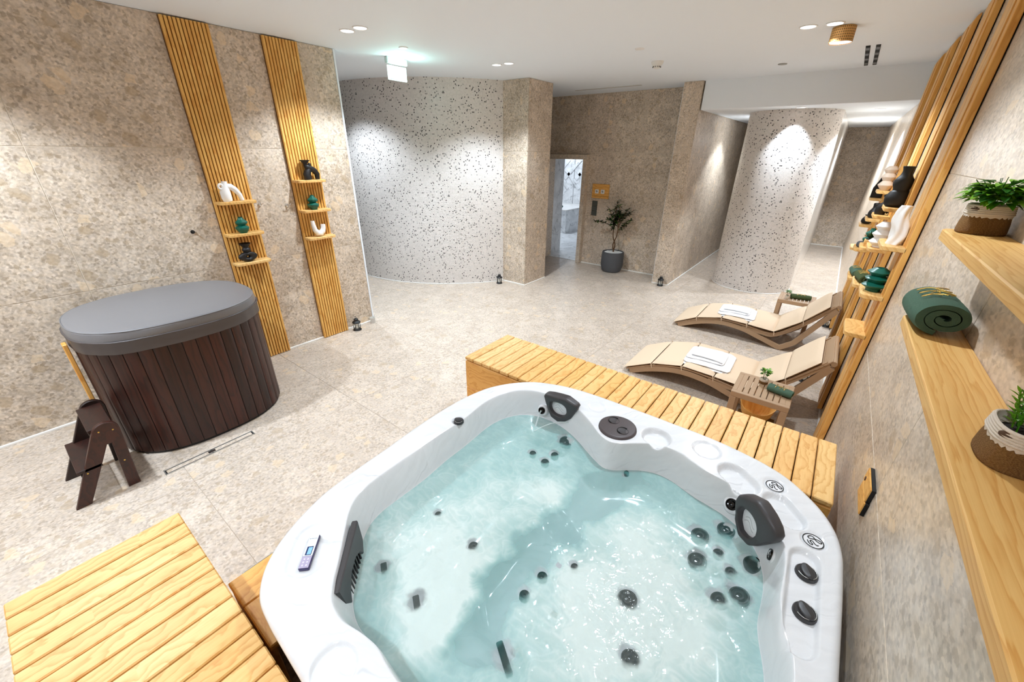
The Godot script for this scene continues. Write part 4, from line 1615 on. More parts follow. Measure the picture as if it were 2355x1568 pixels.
	for i in 96:
		var p := oval_pt(TAU * i / 96, 0.501, 0.546)
		wp.append(Vector3(p.x, 0.142, p.y))
	wl.tube(wp, 0.003, 6, false, true)
	obj("piping", wl, M.vinyl, cv)
	# pine board standing behind it
	var pb := MB.new()
	pb.box(Vector3(0, 0.42, 0), Vector3(0.07, 0.84, 0.024), 0.004, Basis.IDENTITY, 0.5, Vector2(0.3, 0.1))
	var pbo := obj("pine_board", pb, M.gold_pine)
	pbo.position = Vector3(-3.735, 0.0, -0.068)
	tag(pbo, "narrow upright pine board standing behind the step stool at the soaking tub", "board")
	# ---- step stool
	stool()
	# ---- linear floor drains
	drain("linear_drain", Vector3(-3.117, 0.0, -0.48), 0.56, "slim stainless linear floor drain in front of the soaking tub")
	drain("linear_drain", Vector3(-1.90, 0.0, -0.38), 0.30, "short stainless floor drain partly hidden by the whirlpool rim")
	# ---- lanterns
	var l0 := lantern(Vector3(-4.25, 0, -2.405), "black metal lantern on the floor beside the right slat panel")
	dup(l0, Vector3(-4.13, 0, -5.0), 0.4, "black metal lantern where the mosaic wall meets the stone pillar")
	dup(l0, Vector3(-1.985, 0, -6.61), 0.9, "black metal lantern at the foot of the narrow stone pier")
	dup(l0, Vector3(0.30, 0, -6.24), 0.2, "black metal lantern behind the head of the far lounger")
	dup(l0, Vector3(0.20, 0, -4.42), 1.0, "black metal lantern glimpsed behind the head of the near lounger")
	var tl := thing("candle_holder", "tiny pale glass candle holder on the floor at the left wall end", "candle holder", Vector3(-4.29, 0, -2.655))
	var tg := MB.new()
	tg.lathe([Vector2(0.0, 0.0), Vector2(0.028, 0.0), Vector2(0.028, 0.006), Vector2(0.034, 0.075), Vector2(0.031, 0.075), Vector2(0.026, 0.012), Vector2(0.0, 0.01)], 20)
	obj("cup", tg, smat(Color(0.8, 0.79, 0.77), 0.3), tl)
	var tc := MB.new()
	tc.lathe([Vector2(0.024, 0.012), Vector2(0.026, 0.05), Vector2(0.0, 0.052)], 16)
	obj("candle", tc, M.candle, tl)

func oval_pt(a: float, hx: float, hz: float) -> Vector2:
	var c := cos(a)
	var s := sin(a)
	return Vector2(hx * signf(c) * pow(absf(c), 0.80), hz * signf(s) * pow(absf(s), 0.80))

func pierced_bowl(v: Node3D, mat: Material) -> void:
	# a wide bowl with a round hole straight through it: a lens bent round the hole
	var rows := []
	for i in 48:
		var a := TAU * i / 48
		var d := Vector2(cos(a), sin(a))
		var hx := 0.082
		var ro := 1.0 / pow(pow(absf(d.x) / hx, 1.9) + pow(absf(d.y) / 0.045, 1.9), 1.0 / 1.9)
		var ri := 0.008
		var row := PackedVector3Array()
		for k in 16:
			var b := TAU * k / 16
			var r := lerpf(ri, ro, 0.5 + 0.5 * cos(b))
			row.append(Vector3(0.034 * sin(b) * (1.0 - 0.3 * absf(d.x)), 0.047 + d.y * r, -d.x * r))
		rows.append(row)
	var m := MB.new()
	rows.reverse()
	m.patch(rows, true, true)
	obj("bowl", m, mat, v)
	var f := MB.new()
	f.lathe([Vector2(0.026, 0.0), Vector2(0.034, 0.012)], 24)
	obj("foot", f, mat, v)

func drain(called: String, at: Vector3, ln: float, label: String) -> void:
	var t := thing(called, label, "drain", at)
	for s in [-1.0, 1.0]:
		var f := MB.new()
		f.box(Vector3(s * 0.027, 0.003, 0), Vector3(0.006, 0.006, ln), 0.001)
		obj("frame_bar", f, M.steel, t)
		var e := MB.new()
		e.box(Vector3(0, 0.003, s * (ln * 0.5 - 0.003)), Vector3(0.06, 0.006, 0.006), 0.001)
		obj("frame_end", e, M.steel, t)
	var b := MB.new()
	b.box(Vector3(0, 0.0015, 0), Vector3(0.05, 0.003, ln - 0.01), 0.0)
	obj("gap", b, M.black, t)
	for k in 2:
		var c := MB.new()
		c.box(Vector3(0, 0.003, (k - 0.5) * (ln * 0.5 - 0.008)), Vector3(0.036, 0.004, ln * 0.5 - 0.018), 0.001)
		obj("tile_insert", c, M.floor, t)
	var mid := MB.new()
	mid.box(Vector3(0, 0.0035, 0.0), Vector3(0.03, 0.004, 0.045), 0.001)
	obj("lift_plate", mid, M.chrome, t)

func lantern(at: Vector3, label: String) -> Node3D:
	var t := thing("lantern", label, "lantern", at, 0.0, "black lanterns on the floor")
	var base := MB.new()
	base.lathe([Vector2(0.0, 0.0), Vector2(0.048, 0.0), Vector2(0.05, 0.006), Vector2(0.044, 0.014), Vector2(0.04, 0.022), Vector2(0.0, 0.022)], 24)
	obj("base", base, M.black, t)
	var roof := MB.new()
	roof.lathe([Vector2(0.0, 0.094), Vector2(0.047, 0.094), Vector2(0.05, 0.1), Vector2(0.042, 0.112), Vector2(0.026, 0.122), Vector2(0.024, 0.134), Vector2(0.027, 0.138), Vector2(0.022, 0.146), Vector2(0.01, 0.154), Vector2(0.0, 0.157)], 24)
	obj("roof", roof, M.black, t)
	for k in 6:
		var p := MB.new()
		var a := TAU * k / 6
		p.box(Vector3(0.038 * cos(a), 0.058, 0.038 * sin(a)), Vector3(0.006, 0.074, 0.006), 0.001, Basis(Vector3.UP, -a))
		obj("post", p, M.black, t)
	var g := MB.new()
	g.lathe([Vector2(0.034, 0.022), Vector2(0.034, 0.094)], 24)
	obj("glass", g, M.glass, t)
	var c := MB.new()
	c.lathe([Vector2(0.016, 0.022), Vector2(0.016, 0.062), Vector2(0.0, 0.064)], 14)
	obj("candle", c, M.candle, t)
	var h := MB.new()
	var path := []
	for k in 13:
		path.append(Vector3(0.018 * cos(PI * k / 12), 0.154 + 0.022 * sin(PI * k / 12), 0))
	h.tube(path, 0.0018, 6)
	obj("handle", h, M.black, t)
	return t

func beam(root: Node3D, called: String, a: Vector3, b: Vector3, w: float, th: float, flat: Vector3, mat: Material, round_a := false) -> void:
	# a straight board from a to b; w across, th along «flat»
	var y := (b - a).normalized()
	var z := flat.normalized()
	var x := y.cross(z).normalized()
	var m := MB.new()
	m.box((a + b) * 0.5, Vector3(w, a.distance_to(b), th), 0.003, Basis(x, y, z), 0.7, Vector2(rng.randf(), rng.randf()))
	obj(called, m, mat, root)

func stool() -> void:
	var t := thing("step_stool", "dark wooden A frame step stool with two treads beside the soaking tub", "step stool")
	# two A-shaped sides, in planes across the stool (facing the tub's length)
	for s in 2:
		var x: float = [-3.545, -3.165][s]
		var th := 0.03
		# one board profile drawn in (z, y): front leg, rounded head, rear leg
		var poly := PackedVector2Array()
		var head := Vector2(-0.045, 0.43)
		poly.append(Vector2(0.225, 0.0))
		poly.append(Vector2(0.155, 0.0))
		poly.append(Vector2(-0.022, 0.345))
		poly.append(Vector2(-0.045, 0.345))
		poly.append(Vector2(-0.022, 0.0))
		poly.append(Vector2(-0.082, 0.0))
		for q in 13:
			var a := PI + 0.1 - (PI - 0.38) * q / 12.0
			poly.append(head + Vector2(cos(a), sin(a)) * 0.062)
		var m := MB.new()
		m.prism(poly, Transform3D(Basis(Vector3.BACK, Vector3.UP, Vector3.LEFT), Vector3(x + th * 0.5, 0, 0)), th, 0.004)
		obj("side_frame", m, M.dark0 if s == 1 else M.dark2, t)
		for q in [Vector2(-0.015, 0.445), Vector2(-0.075, 0.43), Vector2(0.108, 0.21), Vector2(-0.06, 0.2)]:
			var sc := MB.new()
			sc.lathe([Vector2(0.0045, 0.0), Vector2(0.0045, 0.0012), Vector2(0.0, 0.002)], 12, Transform3D(Basis(Vector3.UP, Vector3.RIGHT, Vector3.FORWARD), Vector3(x + th * 0.5, q.y, q.x)))
			obj("screw", sc, M.gold, t)
	for q in [[Vector3(-3.355, 0.452, -0.03), 0.118, "tread"], [Vector3(-3.355, 0.232, 0.092), 0.115, "tread"]]:
		plank(t, q[2], q[0], Vector3(0.352 if q[0].y > 0.4 else 0.41, 0.022, q[1]), M.dark1, 0.003, 0.7)
	plank(t, "cross_bar", Vector3(-3.355, 0.125, -0.07), Vector3(0.352, 0.045, 0.02), M.dark0, 0.003, 0.7)
	plank(t, "riser", Vector3(-3.355, 0.405, 0.018), Vector3(0.352, 0.05, 0.018), M.dark2, 0.003, 0.7)
	plank(t, "riser", Vector3(-3.355, 0.195, 0.13), Vector3(0.352, 0.04, 0.018), M.dark2, 0.003, 0.7)

# ---------------------------------------------------------------- loungers and side tables
func curve_pts(pts: Array, step: float) -> Array:
	var cv := Curve3D.new()
	for i in pts.size():
		var a: Vector3 = pts[maxi(i - 1, 0)]
		var b: Vector3 = pts[mini(i + 1, pts.size() - 1)]
		var tg := (b - a) * 0.17
		cv.add_point(pts[i], -tg, tg)
	cv.bake_interval = step
	return Array(cv.get_baked_points())

func ribbon(path: Array, w: float, h: float) -> MB:
	# a bar of rectangular section (w along z, h across) that follows a path in the xy plane
	var m := MB.new()
	var edge := [[], [], [], []]
	for i in path.size():
		var t: Vector3 = (path[mini(i + 1, path.size() - 1)] - path[maxi(i - 1, 0)]).normalized()
		var nn := Vector3(-t.y, t.x, 0)
		var k := 0
		for q in [[-1, -1], [1, -1], [1, 1], [-1, 1]]:
			edge[k].append(path[i] + nn * (q[0] * h * 0.5) + Vector3(0, 0, q[1] * w * 0.5))
			k += 1
	for k in 4:
		m.patch([PackedVector3Array(edge[(k + 1) % 4]), PackedVector3Array(edge[k])])
	var f := []
	var e := []
	for k in 4:
		f.append(edge[k][0])
		e.append(edge[k][-1])
	m.face(f, path[0] - path[1])
	m.face(e, path[-1] - path[-2])
	return m

func pad(a: Vector3, b: Vector3, w: float, th: float) -> MB:
	# a soft cushion section between two seams, w deep along -z
	var m := MB.new()
	var t := (b - a).normalized()
	var nn := Vector3(-t.y, t.x, 0)
	var ln := a.distance_to(b) - 0.006
	var rows := []
	var nu := 14
	var nv := 20
	for side in [1.0, -1.0]:
		var rr := []
		for j in nv + 1:
			var row := PackedVector3Array()
			for i in nu + 1:
				var u := i / float(nu) * 2.0 - 1.0
				var v := j / float(nv) * 2.0 - 1.0
				var bulge: float = pow(1.0 - pow(absf(u), 6.0), 0.5) * pow(1.0 - pow(absf(v), 10.0), 0.5)
				var p := a.lerp(b, 0.5) + t * (u * ln * 0.5) + Vector3(0, 0, -w * 0.5 + v * w * 0.5)
				row.append(p + nn * (th * 0.5 + side * th * 0.5 * bulge))
			if side > 0: row.reverse()
			rr.append(row)
		for r in rr: r.reverse()
		m.patch(rr)
	return m

func lounge() -> void:
	rng.seed = 51
	var zn := -3.52
	var t := thing("lounger", "curved brown wooden lounger with beige pads nearest the pine bench", "lounger", Vector3(0, 0, zn), 0.0, "curved loungers")
	var W := 0.60
	# side rails: an arch that turns into a long sloping back support
	for z in [-0.02, -W + 0.02]:
		var arch := curve_pts([Vector3(-1.21, 0.012, z), Vector3(-1.0, 0.105, z), Vector3(-0.76, 0.165, z), Vector3(-0.52, 0.155, z), Vector3(-0.3, 0.095, z), Vector3(-0.09, 0.025, z)], 0.03)
		obj("arched_rail", ribbon(arch, 0.034, 0.052), M.lounger_wood, t)
		obj("back_leg", ribbon([Vector3(-0.10, 0.022, z), Vector3(0.02, 0.115, z), Vector3(0.29, 0.565, z)], 0.034, 0.052), M.lounger_wood, t)
		var upper := curve_pts([Vector3(-0.5, 0.165, z), Vector3(-0.3, 0.155, z), Vector3(-0.17, 0.165, z), Vector3(0.04, 0.335, z), Vector3(0.27, 0.59, z)], 0.03)
		obj("seat_rail", ribbon(upper, 0.03, 0.04), M.lounger_wood, t)
	# slats across
	var line := curve_pts([Vector3(-1.24, 0.03, 0), Vector3(-1.0, 0.142, 0), Vector3(-0.73, 0.207, 0), Vector3(-0.456, 0.196, 0), Vector3(-0.178, 0.178, 0), Vector3(0.05, 0.36, 0), Vector3(0.285, 0.615, 0)], 0.045)
	for i in line.size() - 1:
		var a: Vector3 = line[i]
		var b: Vector3 = line[i + 1]
		var tt := (b - a).normalized()
		var s := MB.new()
		s.box((a + b) * 0.5 + Vector3(0, 0, -W * 0.5), Vector3(0.038, 0.014, W), 0.003, Basis(tt, Vector3(-tt.y, tt.x, 0), Vector3.BACK))
		obj("slat", s, M.lounger_wood, t)
	var hb := MB.new()
	hb.tube([Vector3(0.297, 0.60, 0.0), Vector3(0.297, 0.60, -W)], 0.02, 12)
	obj("head_bar", hb, M.lounger_wood, t)
	# six cushion sections
	var seams := [Vector3(-1.265, 0.022, 0.01), Vector3(-1.0, 0.152, 0.01), Vector3(-0.73, 0.216, 0.01), Vector3(-0.456, 0.205, 0.01), Vector3(-0.178, 0.186, 0.01), Vector3(0.05, 0.370, 0.01), Vector3(0.24, 0.585, 0.01)]
	for i in 6:
		obj("cushion", pad(seams[i], seams[i + 1], W + 0.02, 0.042), M.cushion, t)
	for i in range(1, 6):
		for z in [0.012, -W - 0.012]:
			var tie := MB.new()
			tie.tube([seams[i] + Vector3(-0.008, 0.03, z), seams[i] + Vector3(0.0, 0.008, z + signf(z + 0.3) * 0.006), seams[i] + Vector3(0.004, -0.02, z)], 0.004, 6)
			obj("tie", tie, M.cushion, t)
	dup(t, Vector3(0, 0, -5.05), 0.0, "curved brown wooden lounger with beige pads in front of the round column")
	# folded white robes
	var r := robe(Vector3(-0.555, 0.232, -3.575), "folded white robe on the near lounger beside the slatted side table")
	r.rotation.y = 0.02
	dup(r, Vector3(-0.60, 0.232, -5.10), 0.06, "folded white robe on the far lounger before the round column")
	# side tables
	var st := thing("side_table", "square slatted brown side table between the pine bench and the near lounger", "side table", Vector3(-0.07, 0, -3.21), 0.0, "slatted side tables")
	var H := 0.40
	for i in 8:
		plank(st, "slat", Vector3(-0.1375 + 0.0393 * i, H - 0.009, 0), Vector3(0.0335, 0.018, 0.30), M.lounger_wood, 0.002)
	for s in [-1.0, 1.0]:
		plank(st, "top_rail", Vector3(0, H - 0.022, s * 0.165), Vector3(0.375, 0.044, 0.034), M.lounger_wood, 0.003)
		plank(st, "top_rail", Vector3(s * 0.17, H - 0.022, 0), Vector3(0.034, 0.044, 0.296), M.lounger_wood, 0.003)
		for q in [-1.0, 1.0]:
			plank(st, "leg", Vector3(s * 0.165, (H - 0.044) * 0.5, q * 0.16), Vector3(0.044, H - 0.044, 0.044), M.lounger_wood, 0.003)
	dup(st, Vector3(-0.085, 0, -5.87), 0.0, "square brown side table behind the far lounger with a dark green towel roll")
	# on the near table: towel and a small plant
	var tw := towel_roll(Vector3(0.035, H, -3.20), 1.45, 0.034, 0.16, M.towel, "rolled green towel with gold embroidery on the near slatted side table", true)
	tw.rotation.y = 1.35
	var tw2 := towel_roll(Vector3(-0.055, H, -5.83), 1.5, 0.036, 0.21, M.towel_olive, "olive green towel roll on the side table behind the far lounger", true)
	tw2.rotation.y = 1.75
	small_plant(Vector3(-0.085, H, -3.30), 0.030, "small bright green plant in a pale jute pot on the near side table", 0)
	small_plant(Vector3(-0.185, H, -5.77), 0.026, "tiny green plant in a white rope pot on the far side table", 1)
	# boat shaped wooden basket under the near table, on a woven mat
	var bw := thing("wooden_basket", "boat shaped striped wooden basket on the floor under the near side table", "basket", Vector3(-0.075, 0.012, -3.385))
	var bm := MB.new()
	var rows := []
	for q in [[0.4, 0.0], [0.62, 0.012], [0.85, 0.05], [1.0, 0.105], [1.03, 0.112], [0.95, 0.108], [0.75, 0.05], [0.5, 0.02], [0.02, 0.016]]:
		var row := PackedVector3Array()
		for i in 48:
			var a := -TAU * i / 48
			row.append(Vector3(0.128 * q[0] * cos(a), q[1] + 0.05 * pow(absf(cos(a)), 3.0) * q[1] / 0.11, 0.10 * q[0] * sin(a)))
		rows.append(row)
	bm.patch(rows, true, false, 4.0, 0.25)
	obj("bowl", bm, M.gold_pine, bw)
	var fm := MB.new()
	fm.lathe([Vector2(0.0, 0.0), Vector2(0.045, 0.0)], 24, Transform3D(Basis(Vector3.RIGHT, Vector3.DOWN, Vector3.FORWARD), Vector3(0, 0.0, 0)))
	obj("foot", fm, M.gold_pine, bw)
	var mat := thing("woven_mat", "brown woven mat on the floor under the near side table", "mat", Vector3(-0.06, 0, -3.40))
	for i in 15:
		var s := MB.new()
		s.tube([Vector3(-0.143, 0.006, -0.088 + 0.02 * i), Vector3(0.125, 0.006, -0.088 + 0.02 * i)], 0.0075, 6, true, false, 0.7)
		obj("cord", s, M.jute, mat)

func robe(at: Vector3, label: String) -> Node3D:
	var t := thing("robe", label, "robe", at, 0.0, "folded white robes")
	var f := FastNoiseLite.new()
	f.seed = 3
	f.noise_type = FastNoiseLite.TYPE_SIMPLEX_SMOOTH
	f.frequency = 7.0
	for k in 3:
		var hx: float = [0.215, 0.20, 0.165][k]
		var hz: float = [0.215, 0.205, 0.15][k]
		var c: Vector3 = [Vector3(0, 0, -0.215), Vector3(0.0, 0.019, -0.22), Vector3(-0.03, 0.037, -0.235)][k]
		var th: float = [0.024, 0.022, 0.02][k]
		var m := MB.new()
		var rows := []
		for j in 9:
			var b := -PI / 2 + PI * j / 8
			for q in ([0.15, 0.5, 0.8] if j == 0 else []):
				pass
			var row := PackedVector3Array()
			for i in 64:
				var a := -TAU * i / 64
				var e := 0.22
				var cx := signf(cos(a)) * pow(absf(cos(a)), e)
				var sz := signf(sin(a)) * pow(absf(sin(a)), e)
				var cb := pow(maxf(cos(b), 0.0), 0.35)
				var p := Vector3(hx * cx * cb, 0, hz * sz * cb)
				var wr := f.get_noise_2d(p.x * 2.0 + k * 9.0, p.z * 2.0)
				p *= 1.0 + 0.03 * f.get_noise_2d(cos(a) * 0.5 + k, sin(a) * 0.5)
				p.y = th * (0.5 + 0.5 * sin(b)) + wr * 0.006
				# drapes with the curve of the lounger
				var gx := c.x + p.x
				p.y += -0.35 * gx * gx
				row.append(c + p)
			rows.append(row)
		# extra rings so that the top is not one flat fan
		for s in [0.7, 0.4, 0.12, 0.001]:
			var row := PackedVector3Array()
			for i in 64:
				var a := -TAU * i / 64
				var cx := signf(cos(a)) * pow(absf(cos(a)), 0.22)
				var sz := signf(sin(a)) * pow(absf(sin(a)), 0.22)
				var p := Vector3(hx * cx * s, 0, hz * sz * s) * 0.5
				p = Vector3(hx * cx * s * 0.8, 0, hz * sz * s * 0.8)
				var wr := f.get_noise_2d(p.x * 2.0 + k * 9.0, p.z * 2.0) + 0.5 * f.get_noise_2d(p.x * 5.0, p.z * 5.0 + 4.0)
				p.y = th + wr * 0.007
				var gx := c.x + p.x
				p.y += -0.35 * gx * gx
				row.append(c + p)
			rows.append(row)
		rows.pop_at(8)
		m.patch(rows, true)
		obj(["lower_fold", "middle_fold", "top_fold"][k], m, M.robe, t)
	# the collar band, folded across the top
	var cl := ribbon(curve_pts([Vector3(-0.15, 0.062, -0.14), Vector3(0.0, 0.066, -0.135), Vector3(0.12, 0.058, -0.125)], 0.03), 0.035, 0.008)
	obj("collar", cl, M.robe, t)
	var belt := ribbon(curve_pts([Vector3(0.10, 0.054, -0.36), Vector3(0.125, 0.055, -0.25), Vector3(0.13, 0.053, -0.13)].map(func(p): return p), 0.03), 0.03, 0.006)
	obj("belt", belt, M.robe, t)
	return t

func towel_roll(at: Vector3, turns: float, r: float, ln: float, mat: Material, label: String, stitched: bool, flat := 0.8) -> Node3D:
	# a sheet rolled into a spiral along its own z axis; its open end shows at +z
	var t := thing("towel", label, "towel", at, 0.0, "rolled green towels")
	var th := r * 0.34
	var n := 90
	var inner := PackedVector2Array()
	var outer := PackedVector2Array()
	var r0 := r * 0.16
	for i in n + 1:
		var f := i / float(n)
		var a := -PI * 0.55 - TAU * (turns + 0.55) * (1.0 - f)
		var rr := lerpf(r0, r, f)
		var d := Vector2(cos(a) * 1.12, sin(a) * flat)
		inner.append(d * (rr - th * 0.5))
		outer.append(d * (rr + th * 0.42))
	# the loose end lies out flat over the top
	var low := 0.0
	for p in outer: low = minf(low, p.y)
	var rows := []
	var nz := 16
	var f2 := FastNoiseLite.new()
	f2.seed = 9
	f2.frequency = 9.0
	for j in nz + 1:
		var z := ln * (j / float(nz) - 0.5)
		var row := PackedVector3Array()
		var e := 1.0 - 0.10 * pow(absf(j / float(nz) * 2.0 - 1.0), 6.0)
		for i in n + 1:
			var p := outer[i] * e
			row.append(Vector3(p.x, p.y - low + 0.002 * f2.get_noise_2d(p.x * 4.0, z * 4.0), z))
		for i in n + 1:
			var p := inner[n - i] * e
			row.append(Vector3(p.x, p.y - low, z))
		rows.append(row)
	var m := MB.new()
	m.patch(rows, true)
	# end faces between the two sides of the sheet
	for e in [0, nz]:
		var row: PackedVector3Array = rows[e]
		for i in n:
			m.face([row[i], row[i + 1], row[2 * n - i], row[2 * n + 1 - i]], Vector3(0, 0, -1.0 if e == 0 else 1.0))
	obj("roll", m, mat, t)
	if stitched:
		# a line of gold script: looping strokes following the round of the roll
		for k in 3:
			var path := []
			for i in 34:
				var f := i / 33.0
				var zz := ln * (-0.24 + 0.48 * f)
				var w: float = [0.30 * sin(f * 17.0) + 0.1, 0.34 * sin(f * 9.0 + 1.0) - 0.15, 0.2 * sin(f * 25.0) - 0.4][k]
				var a := PI * 0.62 + w
				path.append(Vector3(cos(a) * 1.12 * (r + th * 0.47), sin(a) * flat * (r + th * 0.47) - low, zz + ln * 0.05 * cos(f * 17.0)))
			var s := MB.new()
			s.tube(path, r * 0.02, 5)
			obj("embroidery", s, M.gold, t)
	return t

func leaf(m: MB, base: Vector3, dir: Vector3, ln: float, w: float, curl := 0.25) -> void:
	var d := dir.normalized()
	var sd := d.cross(Vector3.UP)
	if sd.length() < 0.1: sd = Vector3.RIGHT
	sd = sd.normalized()
	var up := sd.cross(d)
	var rows := []
	for i in 5:
		var f := i / 4.0
		var ww := w * sin(PI * (0.08 + 0.9 * pow(f, 0.8))) * 0.5
		var c := base + d * (ln * f) - up * (curl * ln * f * f) 
		rows.append(PackedVector3Array([c - sd * ww + up * ww * 0.3, c, c + sd * ww + up * ww * 0.3]))
	m.patch(rows)

func small_plant(at: Vector3, r: float, label: String, kind: int) -> void:
	var t := thing("small_plant", label, "plant", at)
	var p := MB.new()
	p.lathe([Vector2(0.0, 0.0), Vector2(r * 0.85, 0.0), Vector2(r, r * 0.2), Vector2(r * 1.02, r * 0.9)], 24)
	obj("pot", p, M.jute if kind == 0 else M.rope, t)
	var b := MB.new()
	b.lathe([Vector2(r * 1.03, r * 0.8), Vector2(r * 1.06, r * 1.1), Vector2(r * 1.02, r * 1.35), Vector2(r * 0.9, r * 1.35), Vector2(r * 0.85, r * 1.1), Vector2(0.0, r * 1.1)], 24)
	obj("rope_rim", b, M.rope, t)
	for k in 3:
		var m := MB.new()
		for i in 26:
			var a := rng.randf() * TAU
			var e := rng.randf_range(0.1, 1.3)
			var c := Vector3(0, r * 2.6, 0) + Vector3(cos(a) * cos(e), sin(e) * 1.3, sin(a) * cos(e)) * r * rng.randf_range(0.5, 1.15)
			leaf(m, c, Vector3(cos(a), rng.randf_range(0.0, 0.9), sin(a)), r * 0.75, r * 0.5)
		obj("leaves", m, M["leaf%d" % k], t).set_meta("kind", "stuff")
	var st := MB.new()
	for i in 5:
		var a := TAU * i / 5
		st.tube([Vector3(cos(a) * r * 0.2, r, sin(a) * r * 0.2), Vector3(cos(a) * r * 0.5, r * 2.8, sin(a) * r * 0.5)], r * 0.05, 5)
	obj("stems", st, M.leaf1, t)

# ---------------------------------------------------------------- right wall: battens, shelves and what stands on them
func right_side() -> void:
	rng.seed = 77
	var tilt := -atan(0.0224)
	var pl := {}
	var zs := [-3.12, -3.88, -4.64, -5.38, -6.12]
	var where := ["nearest the camera", "second from the camera", "third from the camera", "fourth from the camera", "the farthest one"]
	var ys := [[1.53, 1.24, 0.99], [1.67, 1.39, 1.12], [1.54, 1.27, 1.0], [1.69, 1.43, 1.136], [1.57, 1.286, 1.025]]
	for k in 5:
		var t := thing("wall_batten", "tall golden pine batten with small shelves on the right wall, " + where[k], "batten", Vector3(0.365, 0, zs[k]), 0.0, "pine batten boards with shelves")
		t.rotation.z = tilt
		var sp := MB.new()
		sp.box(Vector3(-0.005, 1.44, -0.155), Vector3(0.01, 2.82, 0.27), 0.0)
		obj("shadow_spacer", sp, M.void, t)  # near-black colour paints in the shadow gap between board and wall
		# the board, its upper front corner rounded off
		var poly := PackedVector2Array([Vector2(0.006, 0.03), Vector2(0.036, 0.03), Vector2(0.036, 2.80)])
		for q in 7:
			var a := PI / 2 * q / 6
			poly.append(Vector2(0.006 + 0.030 * cos(a), 2.80 + 0.085 * sin(a)))
		poly.remove_at(2)
		var b := MB.new()
		b.prism(poly, Transform3D(Basis(Vector3.LEFT, Vector3.UP, Vector3.FORWARD), Vector3(0.0, 0, 0)), 0.31, 0.003)
		for i in b.uv.size():
			var p := b.v[i]
			b.uv[i] = Vector2(p.z * 0.8 + p.x * 0.8 + 0.17 * k, p.y * 0.33 + 0.1 * k)
		obj("board", b, M.gold_pine, t)
		# a shallow moulded line down the face
		var ml := MB.new()
		ml.box(Vector3(-0.0385, 1.44, -0.155), Vector3(0.006, 2.76, 0.16), 0.003, Basis.IDENTITY, 0.33, Vector2(rng.randf(), 0.1))
		obj("raised_face", ml, M.pine1, t)
		for y in ys[k]:
			var sh := MB.new()
			var ply := PackedVector2Array([Vector2(0.03, 0.0)])
			for q in 7:
				var a := -PI / 2 + PI / 2 * q / 6
				ply.append(Vector2(0.105 + 0.035 * cos(a), 0.035 + 0.035 * sin(a)))
			for q in 7:
				var a := PI / 2 * q / 6
				ply.append(Vector2(0.105 + 0.035 * cos(a), 0.275 + 0.035 * sin(a)))
			ply.append(Vector2(0.03, 0.31))
			sh.prism(ply, Transform3D(Basis(Vector3.LEFT, Vector3.FORWARD, Vector3.UP), Vector3(0, y - 0.026, 0)), 0.026, 0.003)
			for i in sh.uv.size():
				var p := sh.v[i]
				sh.uv[i] = Vector2(p.x * 0.9 + p.y * 0.9 + 0.31 * k, p.z * 0.9 + y)
			obj("shelf", sh, M["pine%d" % ((k + int(y * 3)) % 4)], t)
	var pos := func(k: int, y: float, dz := 0.155, off := 0.085) -> Vector3:
		return Vector3(wx(y) - off, y, zs[k] - dz)
	# nearest batten
	var v := thing("vase", "tall white twisted faceted vase on the batten nearest the wall shelves", "vase", pos.call(0, 1.53, 0.12))
	var tv := MB.new()
	var rows := []
	for j in 25:
		var f := j / 24.0
		var row := PackedVector3Array()
		for i in 48:
			var a := -TAU * i / 48
			var r := (0.033 + 0.009 * sin(f * 3.0 + 0.3) - 0.008 * f) * (1.0 + 0.13 * cos(a * 5.0 + f * 7.0) + 0.05 * cos(a * 3.0 - f * 14.0))
			row.append(Vector3(r * cos(a) + 0.012 * sin(f * 6.0), f * 0.215, r * sin(a)))
		rows.append(row)
	tv.patch(rows, true)
	tv.face(Array(rows[24]), Vector3.UP)
	obj("body", tv, M.ceramic_white, v)
	v = thing("vase", "green ribbed vase of three stacked pointed tiers on the nearest batten", "vase", pos.call(0, 1.24, 0.13, 0.082))
	tiers(v, M.ceramic_green, [Vector2(0.034, 0.0), Vector2(0.036, 0.018), Vector2(0.062, 0.036), Vector2(0.064, 0.04), Vector2(0.038, 0.058), Vector2(0.058, 0.077), Vector2(0.06, 0.081), Vector2(0.034, 0.098), Vector2(0.055, 0.118), Vector2(0.056, 0.122), Vector2(0.03, 0.142), Vector2(0.025, 0.146)], 6, 0.6, 0.04)
	# second batten
	v = thing("vase", "large matt black double gourd vase on the second batten", "vase", pos.call(1, 1.67, 0.12))
	revolve(v, "body", [Vector2(0.045, 0.0), Vector2(0.064, 0.02), Vector2(0.07, 0.06), Vector2(0.054, 0.10), Vector2(0.044, 0.115), Vector2(0.054, 0.15), Vector2(0.05, 0.18), Vector2(0.033, 0.21), Vector2(0.028, 0.235), Vector2(0.034, 0.262), Vector2(0.03, 0.262), Vector2(0.022, 0.23), Vector2(0.0, 0.22)], M.ceramic_black, Vector3.ZERO, 36, 0, 0.8)
	v = thing("vase", "white vase of three stacked pointed tiers on the second batten", "vase", pos.call(1, 1.39, 0.10))
	tiers(v, M.ceramic_white, [Vector2(0.032, 0.0), Vector2(0.036, 0.014), Vector2(0.06, 0.036), Vector2(0.061, 0.04), Vector2(0.036, 0.068), Vector2(0.055, 0.092), Vector2(0.056, 0.096), Vector2(0.034, 0.124), Vector2(0.05, 0.146), Vector2(0.051, 0.15), Vector2(0.034, 0.17), Vector2(0.028, 0.178)], 5, 0.5, 0.04)
	var tw := towel_roll(pos.call(1, 1.12, 0.155, 0.085), 1.4, 0.040, 0.22, M.towel_olive, "pale olive rolled towel on the low shelf of the second batten", true)
	tw.rotation.y = 0.15
	# third batten
	v = thing("vase", "dark brown sculptural looped vase on the third batten", "vase", pos.call(2, 1.54, 0.12))
	var lp := MB.new()
